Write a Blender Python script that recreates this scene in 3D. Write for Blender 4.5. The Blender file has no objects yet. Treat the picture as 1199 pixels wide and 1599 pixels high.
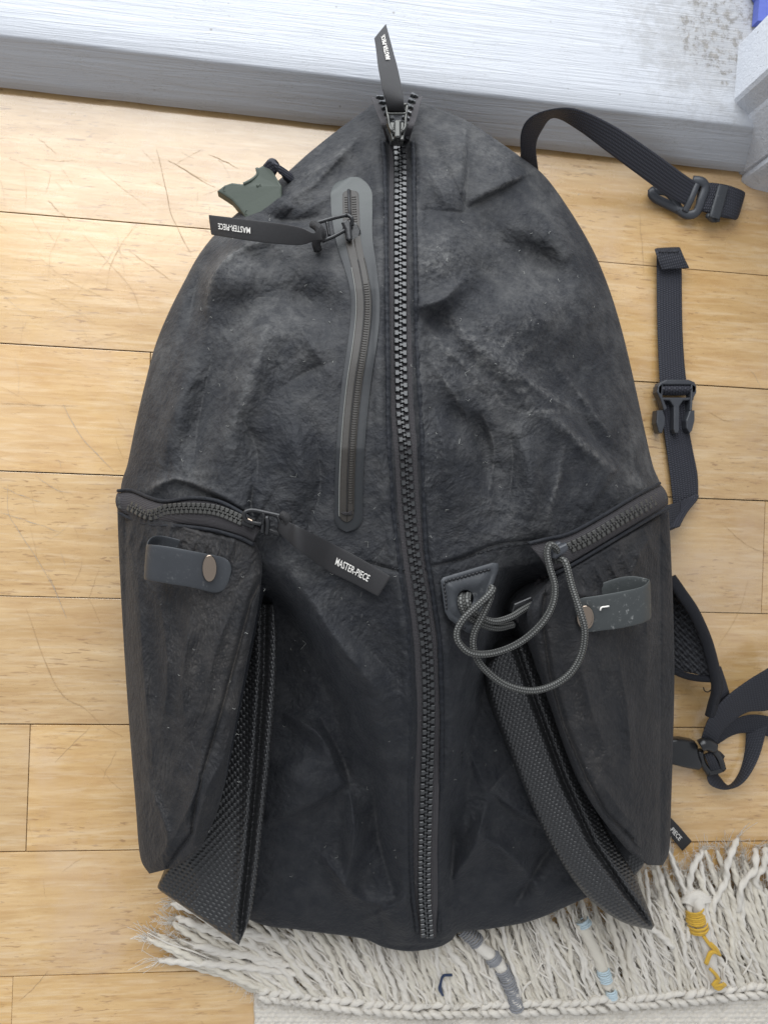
import bpy, math, random
import numpy as np
from mathutils import Matrix, Vector
random.seed(7); RNG = np.random.default_rng(7)
SC = bpy.context.scene
COL = SC.collection

# ------------------------------------------------------------------ camera
W, Hh, F, CAMZ = 1199.0, 1599.0, 1200.0, 0.62
def _n(a): a = np.array(a, float); return a / np.linalg.norm(a)
AX = _n((9400, -330, -1200)); AY = np.array((0.0351, 0.99938, 0.0)); AY = _n(AY - AX * AX.dot(AY)); AZ = np.cross(AX, AY)
RW = np.array([AX, AY, AZ])                      # camera axes -> world
cam_d = bpy.data.cameras.new('camera'); cam = bpy.data.objects.new('camera', cam_d); COL.objects.link(cam)
M = Matrix([list(RW[0]) + [0], list(RW[1]) + [0], list(RW[2]) + [CAMZ], [0, 0, 0, 1]])
cam.matrix_world = M
cam_d.sensor_fit = 'VERTICAL'; cam_d.sensor_height = 36.0; cam_d.lens = 36.0 * F / Hh
cam_d.clip_start = 0.01; cam_d.clip_end = 50
cam_d.dof.use_dof = True; cam_d.dof.focus_distance = 0.50; cam_d.dof.aperture_fstop = 14.0
SC.camera = cam

# ------------------------------------------------------------------ light
wd = bpy.data.worlds.new('World'); SC.world = wd; wd.use_nodes = True
bg = wd.node_tree.nodes['Background']; bg.inputs[0].default_value = (0.90, 0.94, 1.0, 1); bg.inputs[1].default_value = 0.56
ld = bpy.data.lights.new('window_light', 'AREA'); ld.shape = 'RECTANGLE'; ld.size = 1.4; ld.size_y = 2.2
ld.energy = 40; ld.color = (0.94, 0.97, 1.0)
lo = bpy.data.objects.new('window_light', ld); COL.objects.link(lo)
lo.location = (-0.20, 0.85, 1.20)          # the tall glazed door beyond the sill
lo.rotation_euler = (math.radians(-90), 0, 0)
SC.view_settings.view_transform = 'Standard'; SC.view_settings.look = 'None'; SC.view_settings.gamma = 1.0
SC.view_settings.exposure = 0.22
SC.cycles.use_denoising = True

# ------------------------------------------------------------------ geometry helpers
def P(u, v, z):
    """photo pixel + height above the floor -> point in the room"""
    u = np.asarray(u, float); v = np.asarray(v, float); z = np.asarray(z, float)
    dx = (u - (W - 1) / 2) / F; dy = -(v - (Hh - 1) / 2) / F
    wx = RW[0, 0] * dx + RW[0, 1] * dy - RW[0, 2]
    wy = RW[1, 0] * dx + RW[1, 1] * dy - RW[1, 2]
    wz = RW[2, 0] * dx + RW[2, 1] * dy - RW[2, 2]
    t = (z - CAMZ) / wz
    return np.stack([wx * t, wy * t, np.broadcast_to(z, (wx * t).shape)], -1)
def PP(pts):
    a = np.array(pts, float); return P(a[:, 0], a[:, 1], a[:, 2])
def spl(pts, m, closed=False, dense=24):
    """Catmull-Rom through pts, m samples even along the curve"""
    p = np.array(pts, float)
    if closed: q = np.vstack([p[-1], p, p[0], p[1]])
    else: q = np.vstack([2 * p[0] - p[1], p, 2 * p[-1] - p[-2]])
    out = []
    t = np.linspace(0, 1, dense, endpoint=False)[:, None]
    for i in range(1, len(q) - 2):
        a, b, c, d = q[i - 1], q[i], q[i + 1], q[i + 2]
        out.append(0.5 * (2 * b + (c - a) * t + (2 * a - 5 * b + 4 * c - d) * t ** 2 + (3 * b - a - 3 * c + d) * t ** 3))
    out.append(q[-2][None]); o = np.vstack(out)
    L = np.concatenate([[0], np.cumsum(np.linalg.norm(np.diff(o, axis=0), axis=1))])
    s = np.linspace(0, L[-1], m, endpoint=not closed)
    return np.stack([np.interp(s, L, o[:, k]) for k in range(o.shape[1])], 1)
_perm = RNG.permutation(256); _perm = np.concatenate([_perm, _perm, _perm]); _ga = RNG.uniform(0, 2 * np.pi, 256)
def perlin(x, y):
    xi = np.floor(x).astype(int); yi = np.floor(y).astype(int); xf = x - xi; yf = y - yi
    def g(ix, iy, fx, fy):
        h = _ga[_perm[_perm[ix & 255] + (iy & 255)]]; return np.cos(h) * fx + np.sin(h) * fy
    s = xf ** 3 * (xf * (xf * 6 - 15) + 10); t = yf ** 3 * (yf * (yf * 6 - 15) + 10)
    a = g(xi, yi, xf, yf); b = g(xi + 1, yi, xf - 1, yf); c = g(xi, yi + 1, xf, yf - 1); d = g(xi + 1, yi + 1, xf - 1, yf - 1)
    return (a + (b - a) * s) * (1 - t) + (c + (d - c) * s) * t
def ridged(x, y): return 1 - 2.2 * np.abs(perlin(x, y))
def pd(u, v, poly):
    """distance, signed distance and 0-1 position along a polyline"""
    poly = np.array(poly, float)[:, :2]
    L = np.linalg.norm(np.diff(poly, axis=0), axis=1); T = L.sum(); acc = 0
    best = np.full(u.shape, 1e9); sg = np.zeros(u.shape); al = np.zeros(u.shape)
    for i in range(len(poly) - 1):
        a = poly[i]; d = (poly[i + 1] - a) / max(L[i], 1e-6)
        x = u - a[0]; y = v - a[1]
        k = np.clip(x * d[0] + y * d[1], 0, L[i])
        dd = np.hypot(x - d[0] * k, y - d[1] * k); w = dd < best
        best = np.where(w, dd, best); sg = np.where(w, -x * d[1] + y * d[0], sg); al = np.where(w, (acc + k) / T, al); acc += L[i]
    return best, np.sign(sg) * best, al
def ridge(u, v, poly, amp, w):
    d, s, a = pd(u, v, spl(poly, 14)); return amp * np.exp(-(d / w) ** (1.35 if w < 20 else 2)) * (0.25 + 0.75 * np.sin(np.pi * np.clip(a, 0.02, 0.98)))
def fold(u, v, poly, amp, w, dec):
    d, s, a = pd(u, v, spl(poly, 14)); tp = np.sin(np.pi * np.clip(a, 0, 1)) ** 0.6
    endc = np.exp(-np.maximum(d - np.abs(s), 0) ** 2 / 400.0)
    return amp * tp * endc * 0.5 * (1 + np.tanh(s / w)) * np.exp(-np.maximum(s, 0) / dec)
def bump(u, v, c, amp, w): return amp * np.exp(-((u - c[0]) ** 2 + (v - c[1]) ** 2) / w ** 2)

def mk(name, verts, faces, mat, parent=None, uv=None, smooth=True):
    me = bpy.data.meshes.new(name)
    me.from_pydata(np.asarray(verts).tolist(), [], faces if isinstance(faces, list) else np.asarray(faces).tolist())
    if uv is not None:
        ul = me.uv_layers.new(name='UVMap'); idx = np.empty(len(me.loops), np.int32); me.loops.foreach_get('vertex_index', idx)
        ul.data.foreach_set('uv', np.asarray(uv, np.float32)[idx].ravel())
    if smooth: me.polygons.foreach_set('use_smooth', np.ones(len(me.polygons), bool))
    me.materials.append(mat); me.update()
    return link(name, me, parent)
def link(name, data, parent=None):
    o = bpy.data.objects.new(name, data); COL.objects.link(o)
    if parent is not None:
        o.parent = parent
        w = Matrix.Identity(4)
        q = parent
        loc = Vector((0, 0, 0))
        while q is not None:
            loc += q.location; q = q.parent if q.parent else None
            if q is not None and q.type != 'EMPTY': pass
        if parent.type == 'EMPTY': o.matrix_parent_inverse = Matrix.Translation(-parent.location)
    return o
def tag(o, label=None, cat=None, group=None, kind=None):
    if label: o['label'] = label
    if cat: o['category'] = cat
    if group: o['group'] = group
    if kind: o['kind'] = kind
    return o
def empty(name, loc, label, cat, kind=None):
    o = bpy.data.objects.new(name, None); COL.objects.link(o); o.location = loc; o.empty_display_size = 0.05
    return tag(o, label, cat, None, kind)
def gridfaces(n, m, wrapm=False, off=0):
    i = np.arange(n - 1)[:, None]; j = np.arange(m if wrapm else m - 1)[None]
    j2 = (j + 1) % m
    a = i * m + j; b = i * m + j2; c = (i + 1) * m + j2; d = (i + 1) * m + j
    return (np.stack(np.broadcast_arrays(a, b, c, d), -1).reshape(-1, 4) + off)
def slab(name, left, right, nu, nv, zf, mat, parent, low, uvs=None, disp=None, inset=0.6):
    """cloth panel between two pixel curves, height zf(s,t,u,v), skirt going down to 'low'"""
    Lc = spl(left, nv); Rc = spl(right, nv)
    s = np.linspace(0, 1, nu)[None]; t = np.linspace(0, 1, nv)[:, None]
    u = Lc[:, :1] * (1 - s) + Rc[:, :1] * s; v = Lc[:, 1:2] * (1 - s) + Rc[:, 1:2] * s
    S = np.broadcast_to(s, u.shape); T = np.broadcast_to(t, u.shape)
    z = zf(S, T, u, v)
    G = P(u, v, z)
    V = [G.reshape(-1, 3)]; Fc = [gridfaces(nv, nu)]
    ring = np.concatenate([np.arange(nu), np.arange(1, nv) * nu + nu - 1, (nv - 1) * nu + np.arange(nu - 2, -1, -1), np.arange(nv - 2, 0, -1) * nu])
    base = V[0][ring]; cen = base.mean(0); prev = ring; off = nu * nv; m = len(ring)
    dirc = cen - base; dirc[:, 2] = 0; dl = np.linalg.norm(dirc, axis=1)[:, None]; dirc = dirc / np.maximum(dl, 1e-6)
    uvb = np.stack([np.broadcast_to(u, u.shape).ravel(), v.ravel()], 1) * 0.0004
    UV = [uvb]
    for k, (ins, dz) in enumerate(((0.0006, 0.002), (0.0025, 0.005), (0.006, None))):
        r = base + dirc * ins * inset / 0.6
        r[:, 2] = base[:, 2] - dz if dz else np.minimum(low, base[:, 2] - 0.006)
        V.append(r); UV.append(uvb[ring]); cur = off + np.arange(m)
        Fc.append(np.stack([prev, cur, np.roll(cur, -1), np.roll(prev, -1)], 1)); prev = cur; off += m
    return mk(name, np.vstack(V), np.vstack(Fc), mat, parent, uv=np.vstack(UV))
class Band:
    """strip of cloth / webbing between edge curves A and B (pixel,pixel,height), with thickness"""
    def __init__(self, A, B, n=60, world=False):
        a = np.array(A, float) if world else PP(A); b = np.array(B, float) if world else PP(B)
        q = spl(np.hstack([a, b]), n); self.A = q[:, :3]; self.B = q[:, 3:]; self.n = n
        mid = (self.A + self.B) / 2; tg = np.gradient(mid, axis=0); wv = self.B - self.A
        nn = np.cross(wv, tg); nn /= np.linalg.norm(nn, axis=1)[:, None] + 1e-12
        for i in range(1, n):
            if nn[i].dot(nn[i - 1]) < 0: nn[i] *= -1
        if nn[:, 2].sum() < 0: nn *= -1
        self.N = nn
        self.L = np.concatenate([[0], np.cumsum(np.linalg.norm(np.diff(mid, axis=0), axis=1))])
    def at(self, a, s, h=0):
        a = np.asarray(a) * (self.n - 1); i = np.clip(a.astype(int), 0, self.n - 2); f = (a - i)[..., None]
        A = self.A[i] * (1 - f) + self.A[i + 1] * f; B = self.B[i] * (1 - f) + self.B[i + 1] * f; N = self.N[i] * (1 - f) + self.N[i + 1] * f
        s = np.asarray(s)[..., None]
        return A * (1 - s) + B * s + N * h
    def build(self, name, mat, parent, th=0.0013, nx=7, crown=0.0):
        n = self.n; s = np.concatenate([[0, .012, .035], np.linspace(.09, .91, max(nx - 4, 3)), [.965, .988, 1]]); nx = len(s)
        wl = np.linalg.norm(self.B - self.A, axis=1)
        ed = th * 0.5 * np.sqrt(np.clip(1 - (2 * s - 1) ** 8, 0.04, 1))
        cr = crown * (1 - (2 * s - 1) ** 2)
        top = self.A[:, None] * (1 - s)[None, :, None] + self.B[:, None] * s[None, :, None] + self.N[:, None] * (ed + cr)[None, :, None]
        bot = self.A[:, None] * (1 - s)[None, :, None] + self.B[:, None] * s[None, :, None] + self.N[:, None] * (cr - ed)[None, :, None]
        loop = np.concatenate([top, bot[:, ::-1]], 1); m = 2 * nx
        f = gridfaces(n, m, True).tolist()
        f.append(list(range(m))[::-1]); f.append([(n - 1) * m + k for k in range(m)])
        ux = np.concatenate([s, s[::-1]])[None] * wl[:, None]
        uv = np.stack([ux, np.broadcast_to(self.L[:, None], ux.shape)], -1).reshape(-1, 2)
        return mk(name, loop.reshape(-1, 3), f, mat, parent, uv=uv)
def tube_geo(path, r, sides=10, lobes=0, twist=0.0, depth=0.0, flat=1.0, cap=True):
    p = np.asarray(path, float); n = len(p); tg = np.gradient(p, axis=0); tg /= np.linalg.norm(tg, axis=1)[:, None] + 1e-12
    up = np.array([0, 0, 1.0]); fr = []
    x = np.cross(tg[0], up)
    if np.linalg.norm(x) < 0.1: x = np.cross(tg[0], (1.0, 0, 0))
    x /= np.linalg.norm(x)
    for i in range(n):
        x = x - tg[i] * x.dot(tg[i]); x /= np.linalg.norm(x) + 1e-12; fr.append(x.copy())
    X = np.array(fr); Y = np.cross(tg, X); Y *= np.sign(Y[:, 2].sum() or 1)
    L = np.concatenate([[0], np.cumsum(np.linalg.norm(np.diff(p, axis=0), axis=1))])
    th = np.linspace(0, 2 * np.pi, sides, endpoint=False)[None]
    rr = np.broadcast_to(np.asarray(r, float).reshape(-1, 1), (n, 1)) * (1 + depth * np.cos(lobes * th - twist * L[:, None])) if lobes else np.broadcast_to(np.asarray(r, float).reshape(-1, 1), (n, sides)) + 0 * th
    V = p[:, None] + X[:, None] * (np.cos(th) * rr)[..., None] + Y[:, None] * (np.sin(th) * rr * flat)[..., None]
    f = gridfaces(n, sides, True).tolist()
    if cap: f.append(list(range(sides))[::-1]); f.append([(n - 1) * sides + k for k in range(sides)])
    uv = np.stack([np.broadcast_to(th / (2 * np.pi), (n, sides)), np.broadcast_to(L[:, None], (n, sides))], -1).reshape(-1, 2)
    return V.reshape(-1, 3), f, uv
def tube(name, pts, r, mat, parent, n=60, sides=10, **k):
    V, f, uv = tube_geo(spl(PP(pts), n), r, sides, **k); return mk(name, V, f, mat, parent, uv=uv)
class Join:
    def __init__(s): s.V = []; s.F = []; s.U = []; s.o = 0
    def add(s, V, f, uv=None):
        V = np.asarray(V); s.V.append(V); o = s.o; s.F += [[i + o for i in q] for q in (f if isinstance(f, list) else f.tolist())]
        s.U.append(uv if uv is not None else np.zeros((len(V), 2))); s.o += len(V)
    def build(s, name, mat, parent, smooth=True): return mk(name, np.vstack(s.V), s.F, mat, parent, uv=np.vstack(s.U), smooth=smooth)
def plate_geo(poly, z0, z1, bev=0.0012, ztop=None):
    """bevelled plate with a pixel outline (outline read at height z1); poly items (u,v) ; z1 may be a function"""
    q = np.array(poly, float); n = len(q)
    zt = np.array([z1(a, b) for a, b in q]) if callable(z1) else np.full(n, z1)
    zb = np.array([z0(a, b) for a, b in q]) if callable(z0) else np.full(n, z0)
    w = P(q[:, 0], q[:, 1], zt); c = w.mean(0)
    e = np.roll(w, -1, 0) - np.roll(w, 1, 0); nrm = np.stack([e[:, 1], -e[:, 0], 0 * e[:, 0]], 1); nrm /= np.linalg.norm(nrm, axis=1)[:, None] + 1e-12
    ar = 0.5 * np.sum(w[:, 0] * np.roll(w[:, 1], -1) - np.roll(w[:, 0], -1) * w[:, 1])
    if ar < 0: nrm = -nrm
    top = w - nrm * bev; mid = w.copy(); mid[:, 2] -= bev; m0 = w - nrm * bev * 0.3; m0[:, 2] -= bev * 0.3
    low = w.copy(); low[:, 2] = zb + bev; bot = w - nrm * bev; bot[:, 2] = zb
    V = np.vstack([top, m0, mid, low, bot]); f = [list(range(n))]
    if ar < 0: f[0].reverse()
    for k in range(4):
        for i in range(n):
            j = (i + 1) % n; q4 = [k * n + i, k * n + j, (k + 1) * n + j, (k + 1) * n + i]
            f.append(q4 if ar < 0 else q4[::-1])
    b = list(range(4 * n, 5 * n)); f.append(b if ar < 0 else b[::-1])
    return V, f
def plate(name, poly, z0, z1, mat, parent, bev=0.0012):
    V, f = plate_geo(poly, z0, z1, bev); return mk(name, V, f, mat, parent, uv=V[:, :2], smooth=False)
def rpoly(cx, cy, w, h, ang=0, r=4, seg=4):
    out = []
    for sx, sy, a0 in ((1, 1, 0), (-1, 1, 90), (-1, -1, 180), (1, -1, 270)):
        for k in range(seg + 1):
            a = math.radians(a0 + 90 * k / seg); out.append((sx * (w / 2 - r) + r * math.cos(a), sy * (h / 2 - r) + r * math.sin(a)))
    c, s = math.cos(math.radians(ang)), math.sin(math.radians(ang))
    return [(cx + x * c - y * s, cy + x * s + y * c) for x, y in out]

# ------------------------------------------------------------------ materials
class NT:
    def __init__(s, name, **kw):
        s.m = bpy.data.materials.new(name); s.m.use_nodes = True; s.t = s.m.node_tree; s.b = s.t.nodes['Principled BSDF']
        for k, v in kw.items(): s.set(k, v)
    def set(s, k, v):
        i = s.b.inputs[k.replace('_', ' ')]
        if isinstance(v, bpy.types.NodeSocket): s.t.links.new(v, i)
        else: i.default_value = (*v, 1) if isinstance(v, tuple) and len(v) == 3 and i.type == 'RGBA' else v
    def node(s, typ, ins=None, **kw):
        n = s.t.nodes.new(typ)
        for k, v in kw.items(): setattr(n, k, v)
        for k, v in (ins or {}).items():
            i = n.inputs[k]
            if isinstance(v, bpy.types.NodeSocket): s.t.links.new(v, i)
            else: i.default_value = (*v, 1) if isinstance(v, tuple) and len(v) == 3 and i.type == 'RGBA' else v
        return n
    def pos(s, scale=(1, 1, 1), rot=(0, 0, 0), off=None, src='obj'):
        if src == 'uv': c = s.node('ShaderNodeUVMap').outputs[0]
        else: c = s.node('ShaderNodeNewGeometry').outputs['Position']
        if off is not None: c = s.node('ShaderNodeVectorMath', {0: c, 1: off}, operation='ADD').outputs[0]
        return s.node('ShaderNodeMapping', {'Vector': c, 'Scale': scale, 'Rotation': rot}).outputs[0]
    def noise(s, co, scale, detail=4, rough=0.55, dist=0.0):
        return s.node('ShaderNodeTexNoise', {'Vector': co, 'Scale': scale, 'Detail': detail, 'Roughness': rough, 'Distortion': dist}).outputs['Fac']
    def ramp(s, f, a, b, c0=(0, 0, 0), c1=(1, 1, 1)):
        n = s.node('ShaderNodeValToRGB', {'Fac': f}); e = n.color_ramp.elements
        e[0].position = a; e[1].position = b; e[0].color = (*c0, 1); e[1].color = (*c1, 1); return n.outputs[0]
    def mix(s, f, a, b, mode='MIX'):
        n = s.node('ShaderNodeMix', data_type='RGBA', blend_type=mode)
        for i, v in ((0, f), (6, a), (7, b)):
            if isinstance(v, bpy.types.NodeSocket): s.t.links.new(v, n.inputs[i])
            else: n.inputs[i].default_value = (*v, 1) if isinstance(v, tuple) else v
        return n.outputs[2]
    def math(s, op, a, b=0.0, c=0.0): return s.node('ShaderNodeMath', {0: a, 1: b, 2: c}, operation=op).outputs[0]
    def bump(s, h, dist, strength=1.0, nrm=None):
        ins = {'Height': h, 'Distance': dist, 'Strength': strength}
        if nrm is not None: ins['Normal'] = nrm
        return s.node('ShaderNodeBump', ins).outputs[0]
def mat_nylon(name, base, dust, amount=0.55, vert=False, clean=False):
    n = NT(name, Roughness=0.62); n.set('Specular_IOR_Level', 0.16)
    co = n.pos()
    wc = n.node('ShaderNodeTexNoise', {'Vector': co, 'Scale': 30.0, 'Detail': 4.0}).outputs['Color']
    sc = n.node('ShaderNodeVectorMath', {0: wc, 3: 0.009}, operation='SCALE').outputs[0]
    cv = n.node('ShaderNodeVectorMath', {0: co, 1: sc}, operation='ADD').outputs[0]
    if vert: cv = n.node('ShaderNodeMapping', {'Vector': cv, 'Scale': (1.1, 0.9, 1), 'Rotation': (0, 0, -0.12)}).outputs[0]
    n1 = n.noise(cv, 13, 6, 0.62); n2 = n.noise(cv, 75, 5, 0.65); n3 = n.noise(co, 900, 2, 0.5)
    # dusty smears: patches broken up by finer noise, rubbed-pale ridges
    d1 = n.ramp(n1, 0.40, 0.68); d2 = n.ramp(n2, 0.36, 0.70)
    if clean: d1 = n.math('MULTIPLY', d1, n.node('ShaderNodeMapRange', {'Value': n.math('MULTIPLY_ADD', n.noise(co, 9, 3), 0.16, n.node('ShaderNodeSeparateXYZ', {0: co}).outputs[1]), 'From Min': -0.06, 'From Max': 0.13, 'To Min': 0.10, 'To Max': 1.0}).outputs[0])
    d = n.math('MULTIPLY', n.math('MULTIPLY_ADD', d1, 0.70, 0.16), n.math('MULTIPLY_ADD', d2, 0.8, 0.25))
    pt = n.ramp(n.node('ShaderNodeNewGeometry').outputs['Pointiness'], 0.505, 0.56)
    wear = n.math('MULTIPLY', pt, n.math('MULTIPLY_ADD', d1, 0.8, 0.2))
    at = n.node('ShaderNodeAttribute', attribute_name='wear').outputs['Fac']
    n4 = n.noise(n.node('ShaderNodeMapping', {'Vector': cv, 'Scale': (300, 300, 300)}).outputs[0], 1.0, 5, 0.7)
    wear = n.math('MAXIMUM', n.math('MULTIPLY', wear, 0.6), n.math('MULTIPLY', at, n.math('MULTIPLY_ADD', n.ramp(n4, 0.40, 0.66), 1.3, 0.25)))
    # hair-fine pale scuffs
    cs = n.node('ShaderNodeMapping', {'Vector': cv, 'Scale': (90, 300, 90), 'Rotation': (0, 0, -0.9)}).outputs[0]
    sf = n.math('MULTIPLY', n.ramp(n.noise(cs, 1.0, 4, 0.65, 1.0), 0.58, 0.74), n.ramp(n.noise(co, 21, 3), 0.44, 0.60))
    k = n.math('MAXIMUM', n.math('MULTIPLY', d, amount), n.math('MULTIPLY', wear, 0.45)); k = n.math('MAXIMUM', k, n.math('MULTIPLY', n.math('MULTIPLY', sf, d1), 0.55))
    col = n.mix(k, base, dust); col = n.mix(n.math('MULTIPLY', wear, 0.75), col, tuple(x * 1.35 for x in dust))
    sp = n.node('ShaderNodeTexVoronoi', {'Vector': co, 'Scale': 150.0, 'Randomness': 1.0}).outputs['Distance']
    spk = n.math('MULTIPLY', n.ramp(sp, 0.03, 0.07, (1, 1, 1), (0, 0, 0)), n.ramp(n.noise(co, 37, 3), 0.60, 0.64))
    col = n.mix(n.math('MULTIPLY', spk, 0.6), col, (0.34, 0.33, 0.31))
    n.set('Base_Color', col); n.set('Roughness', n.math('MULTIPLY_ADD', k, 0.3, 0.60))
    # crinkled washed nylon
    def facets(scale): return n.node('ShaderNodeTexVoronoi', {'Vector': cv, 'Scale': scale, 'Detail': 1.0, 'Roughness': 0.5}).outputs['Distance']
    r1 = n.math('MULTIPLY', facets(95.0), n.math('MULTIPLY_ADD', n.noise(co, 24, 3), 1.6, -0.3)); r2 = facets(260.0)
    b = n.bump(r1, 0.0024, 0.35); b = n.bump(r2, 0.0010, 0.45, b); b = n.bump(n.math('ABSOLUTE', n.math('SUBTRACT', n.noise(co, 330, 4, 0.7), 0.5)), 0.0010, 0.7, b); b = n.bump(n3, 0.0003, 0.6, b)
    n.set('Normal', b); n.set('Sheen_Weight', 0.05); n.set('Sheen_Roughness', 0.45); n.set('Sheen_Tint', (0.75, 0.78, 0.85))
    return n.m
def mat_weave(name, base, su, sv, h=0.0004, rough=0.7, spec=0.3, vary=0.35, twill=0.0):
    """webbing / tape: woven ribs from the strip's own coordinates in metres"""
    n = NT(name, Roughness=rough); n.set('Specular_IOR_Level', spec)
    uv = n.node('ShaderNodeSeparateXYZ', {0: n.node('ShaderNodeUVMap').outputs[0]})
    a = n.math('MULTIPLY', uv.outputs[0], su * math.pi); b = n.math('MULTIPLY', n.math('MULTIPLY_ADD', uv.outputs[0], twill, uv.outputs[1]), sv * math.pi)
    row = n.math('FLOOR', n.math('DIVIDE', a, math.pi))
    b2 = n.math('MULTIPLY_ADD', row, math.pi / 2, b)
    hgt = n.math('MULTIPLY', n.math('ABSOLUTE', n.math('SINE', a)), n.math('ABSOLUTE', n.math('SINE', b2)))
    fz = n.noise(n.pos(), 600, 2)
    col = n.mix(n.math('MULTIPLY', hgt, 1.0), tuple(c * (1 - vary) for c in base), tuple(c * (1 + vary) for c in base))
    n.set('Base_Color', col)
    n.set('Normal', n.bump(fz, 0.0002, 0.35, n.bump(hgt, h, 1.0)))
    return n.m
def mat_plastic(name, base, rough=0.4, spec=0.5, scuff=0.0):
    n = NT(name, Roughness=rough); n.set('Specular_IOR_Level', spec)
    co = n.pos(); k = n.noise(co, 120, 5, 0.65)
    col = n.mix(k, tuple(c * 0.85 for c in base), tuple(c * 1.15 for c in base))
    if scuff:
        s = n.ramp(n.noise(n.pos((1, 1, 1)), 260, 6, 0.75), 0.58, 0.70)
        s = n.math('MULTIPLY', s, n.ramp(n.noise(co, 50, 3), 0.42, 0.62))
        col = n.mix(n.math('MULTIPLY', s, scuff), col, (0.45, 0.45, 0.43))
    n.set('Base_Color', col); n.set('Roughness', n.math('MULTIPLY_ADD', k, 0.2, rough - 0.1))
    n.set('Normal', n.bump(n.noise(co, 500, 3), 0.0002, 0.4))
    return n.m
BLK = (0.0125, 0.0138, 0.0175)
m_body = mat_nylon('washed_nylon', BLK, (0.140, 0.137, 0.132), 0.66, clean=True)
m_pocket = mat_nylon('pocket_nylon', (0.0150, 0.0157, 0.0180), (0.105, 0.094, 0.084), 0.42, True)
m_trim = mat_nylon('piping_nylon', BLK, (0.06, 0.06, 0.06), 0.3)
m_web = mat_weave('navy_webbing', (0.030, 0.031, 0.040), 420, 560, 0.0005, 0.62)
m_web2 = mat_weave('black_webbing', (0.026, 0.027, 0.034), 520, 420, 0.0004, 0.6, twill=0.8)
m_tape = mat_weave('zipper_tape', (0.056, 0.052, 0.055), 900, 1100, 0.0003, 0.7, twill=0.5)
m_gus = mat_plastic('ballistic_nylon', (0.020, 0.020, 0.021), 0.42, 0.6)
m_cord = mat_weave('bungee_braid', (0.085, 0.085, 0.080), 7, 620, 0.0004, 0.55, 0.3, 0.85)
m_rub = mat_plastic('grey_rubber', (0.036, 0.039, 0.044), 0.5, 0.45, 0.25)
m_rubw = mat_plastic('worn_rubber', (0.050, 0.055, 0.055), 0.55, 0.45, 0.8)
m_pl = mat_plastic('buckle_plastic', (0.040, 0.043, 0.050), 0.42, 0.5)
m_plb = mat_plastic('black_plastic', (0.012, 0.012, 0.013), 0.3, 0.5)
m_green = mat_plastic('olive_plastic', (0.058, 0.070, 0.056), 0.55, 0.35)
m_tooth = mat_plastic('zipper_tooth', (0.030, 0.031, 0.032), 0.24, 0.6)
m_tooth2 = mat_plastic('matt_tooth', (0.050, 0.049, 0.045), 0.45, 0.4)
m_film = mat_plastic('welded_film', (0.0150, 0.0165, 0.0180), 0.50, 0.25)
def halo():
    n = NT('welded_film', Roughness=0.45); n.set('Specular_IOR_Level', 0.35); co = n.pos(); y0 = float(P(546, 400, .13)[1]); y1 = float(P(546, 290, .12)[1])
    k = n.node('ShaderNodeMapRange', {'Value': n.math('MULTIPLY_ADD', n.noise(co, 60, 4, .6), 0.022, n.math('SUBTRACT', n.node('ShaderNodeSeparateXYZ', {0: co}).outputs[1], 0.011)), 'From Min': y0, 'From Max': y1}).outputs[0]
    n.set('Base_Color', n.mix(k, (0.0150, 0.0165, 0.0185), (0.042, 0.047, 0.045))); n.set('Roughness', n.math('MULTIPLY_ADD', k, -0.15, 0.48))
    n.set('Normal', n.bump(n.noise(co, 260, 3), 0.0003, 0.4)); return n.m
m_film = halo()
m_flap = mat_plastic('coated_flap', (0.027, 0.023, 0.019), 0.45, 0.35)
m_line = mat_plastic('flap_edge', (0.15, 0.15, 0.14), 0.5, 0.3)
m_lab = mat_weave('satin_label', (0.026, 0.025, 0.026), 1500, 1500, 0.0001, 0.5, 0.35, 0.3)
m_txt = NT('woven_lettering', Base_Color=(0.72, 0.69, 0.64), Roughness=0.8).m
m_thread = NT('black_thread', Base_Color=(0.008, 0.008, 0.010), Roughness=0.6).m
m_metal = NT('gunmetal', Base_Color=(0.085, 0.085, 0.08), Roughness=0.25, Metallic=0.85).m
m_snap = NT('dark_snap', Base_Color=(0.30, 0.24, 0.19), Roughness=0.22, Metallic=1.0).m

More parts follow.
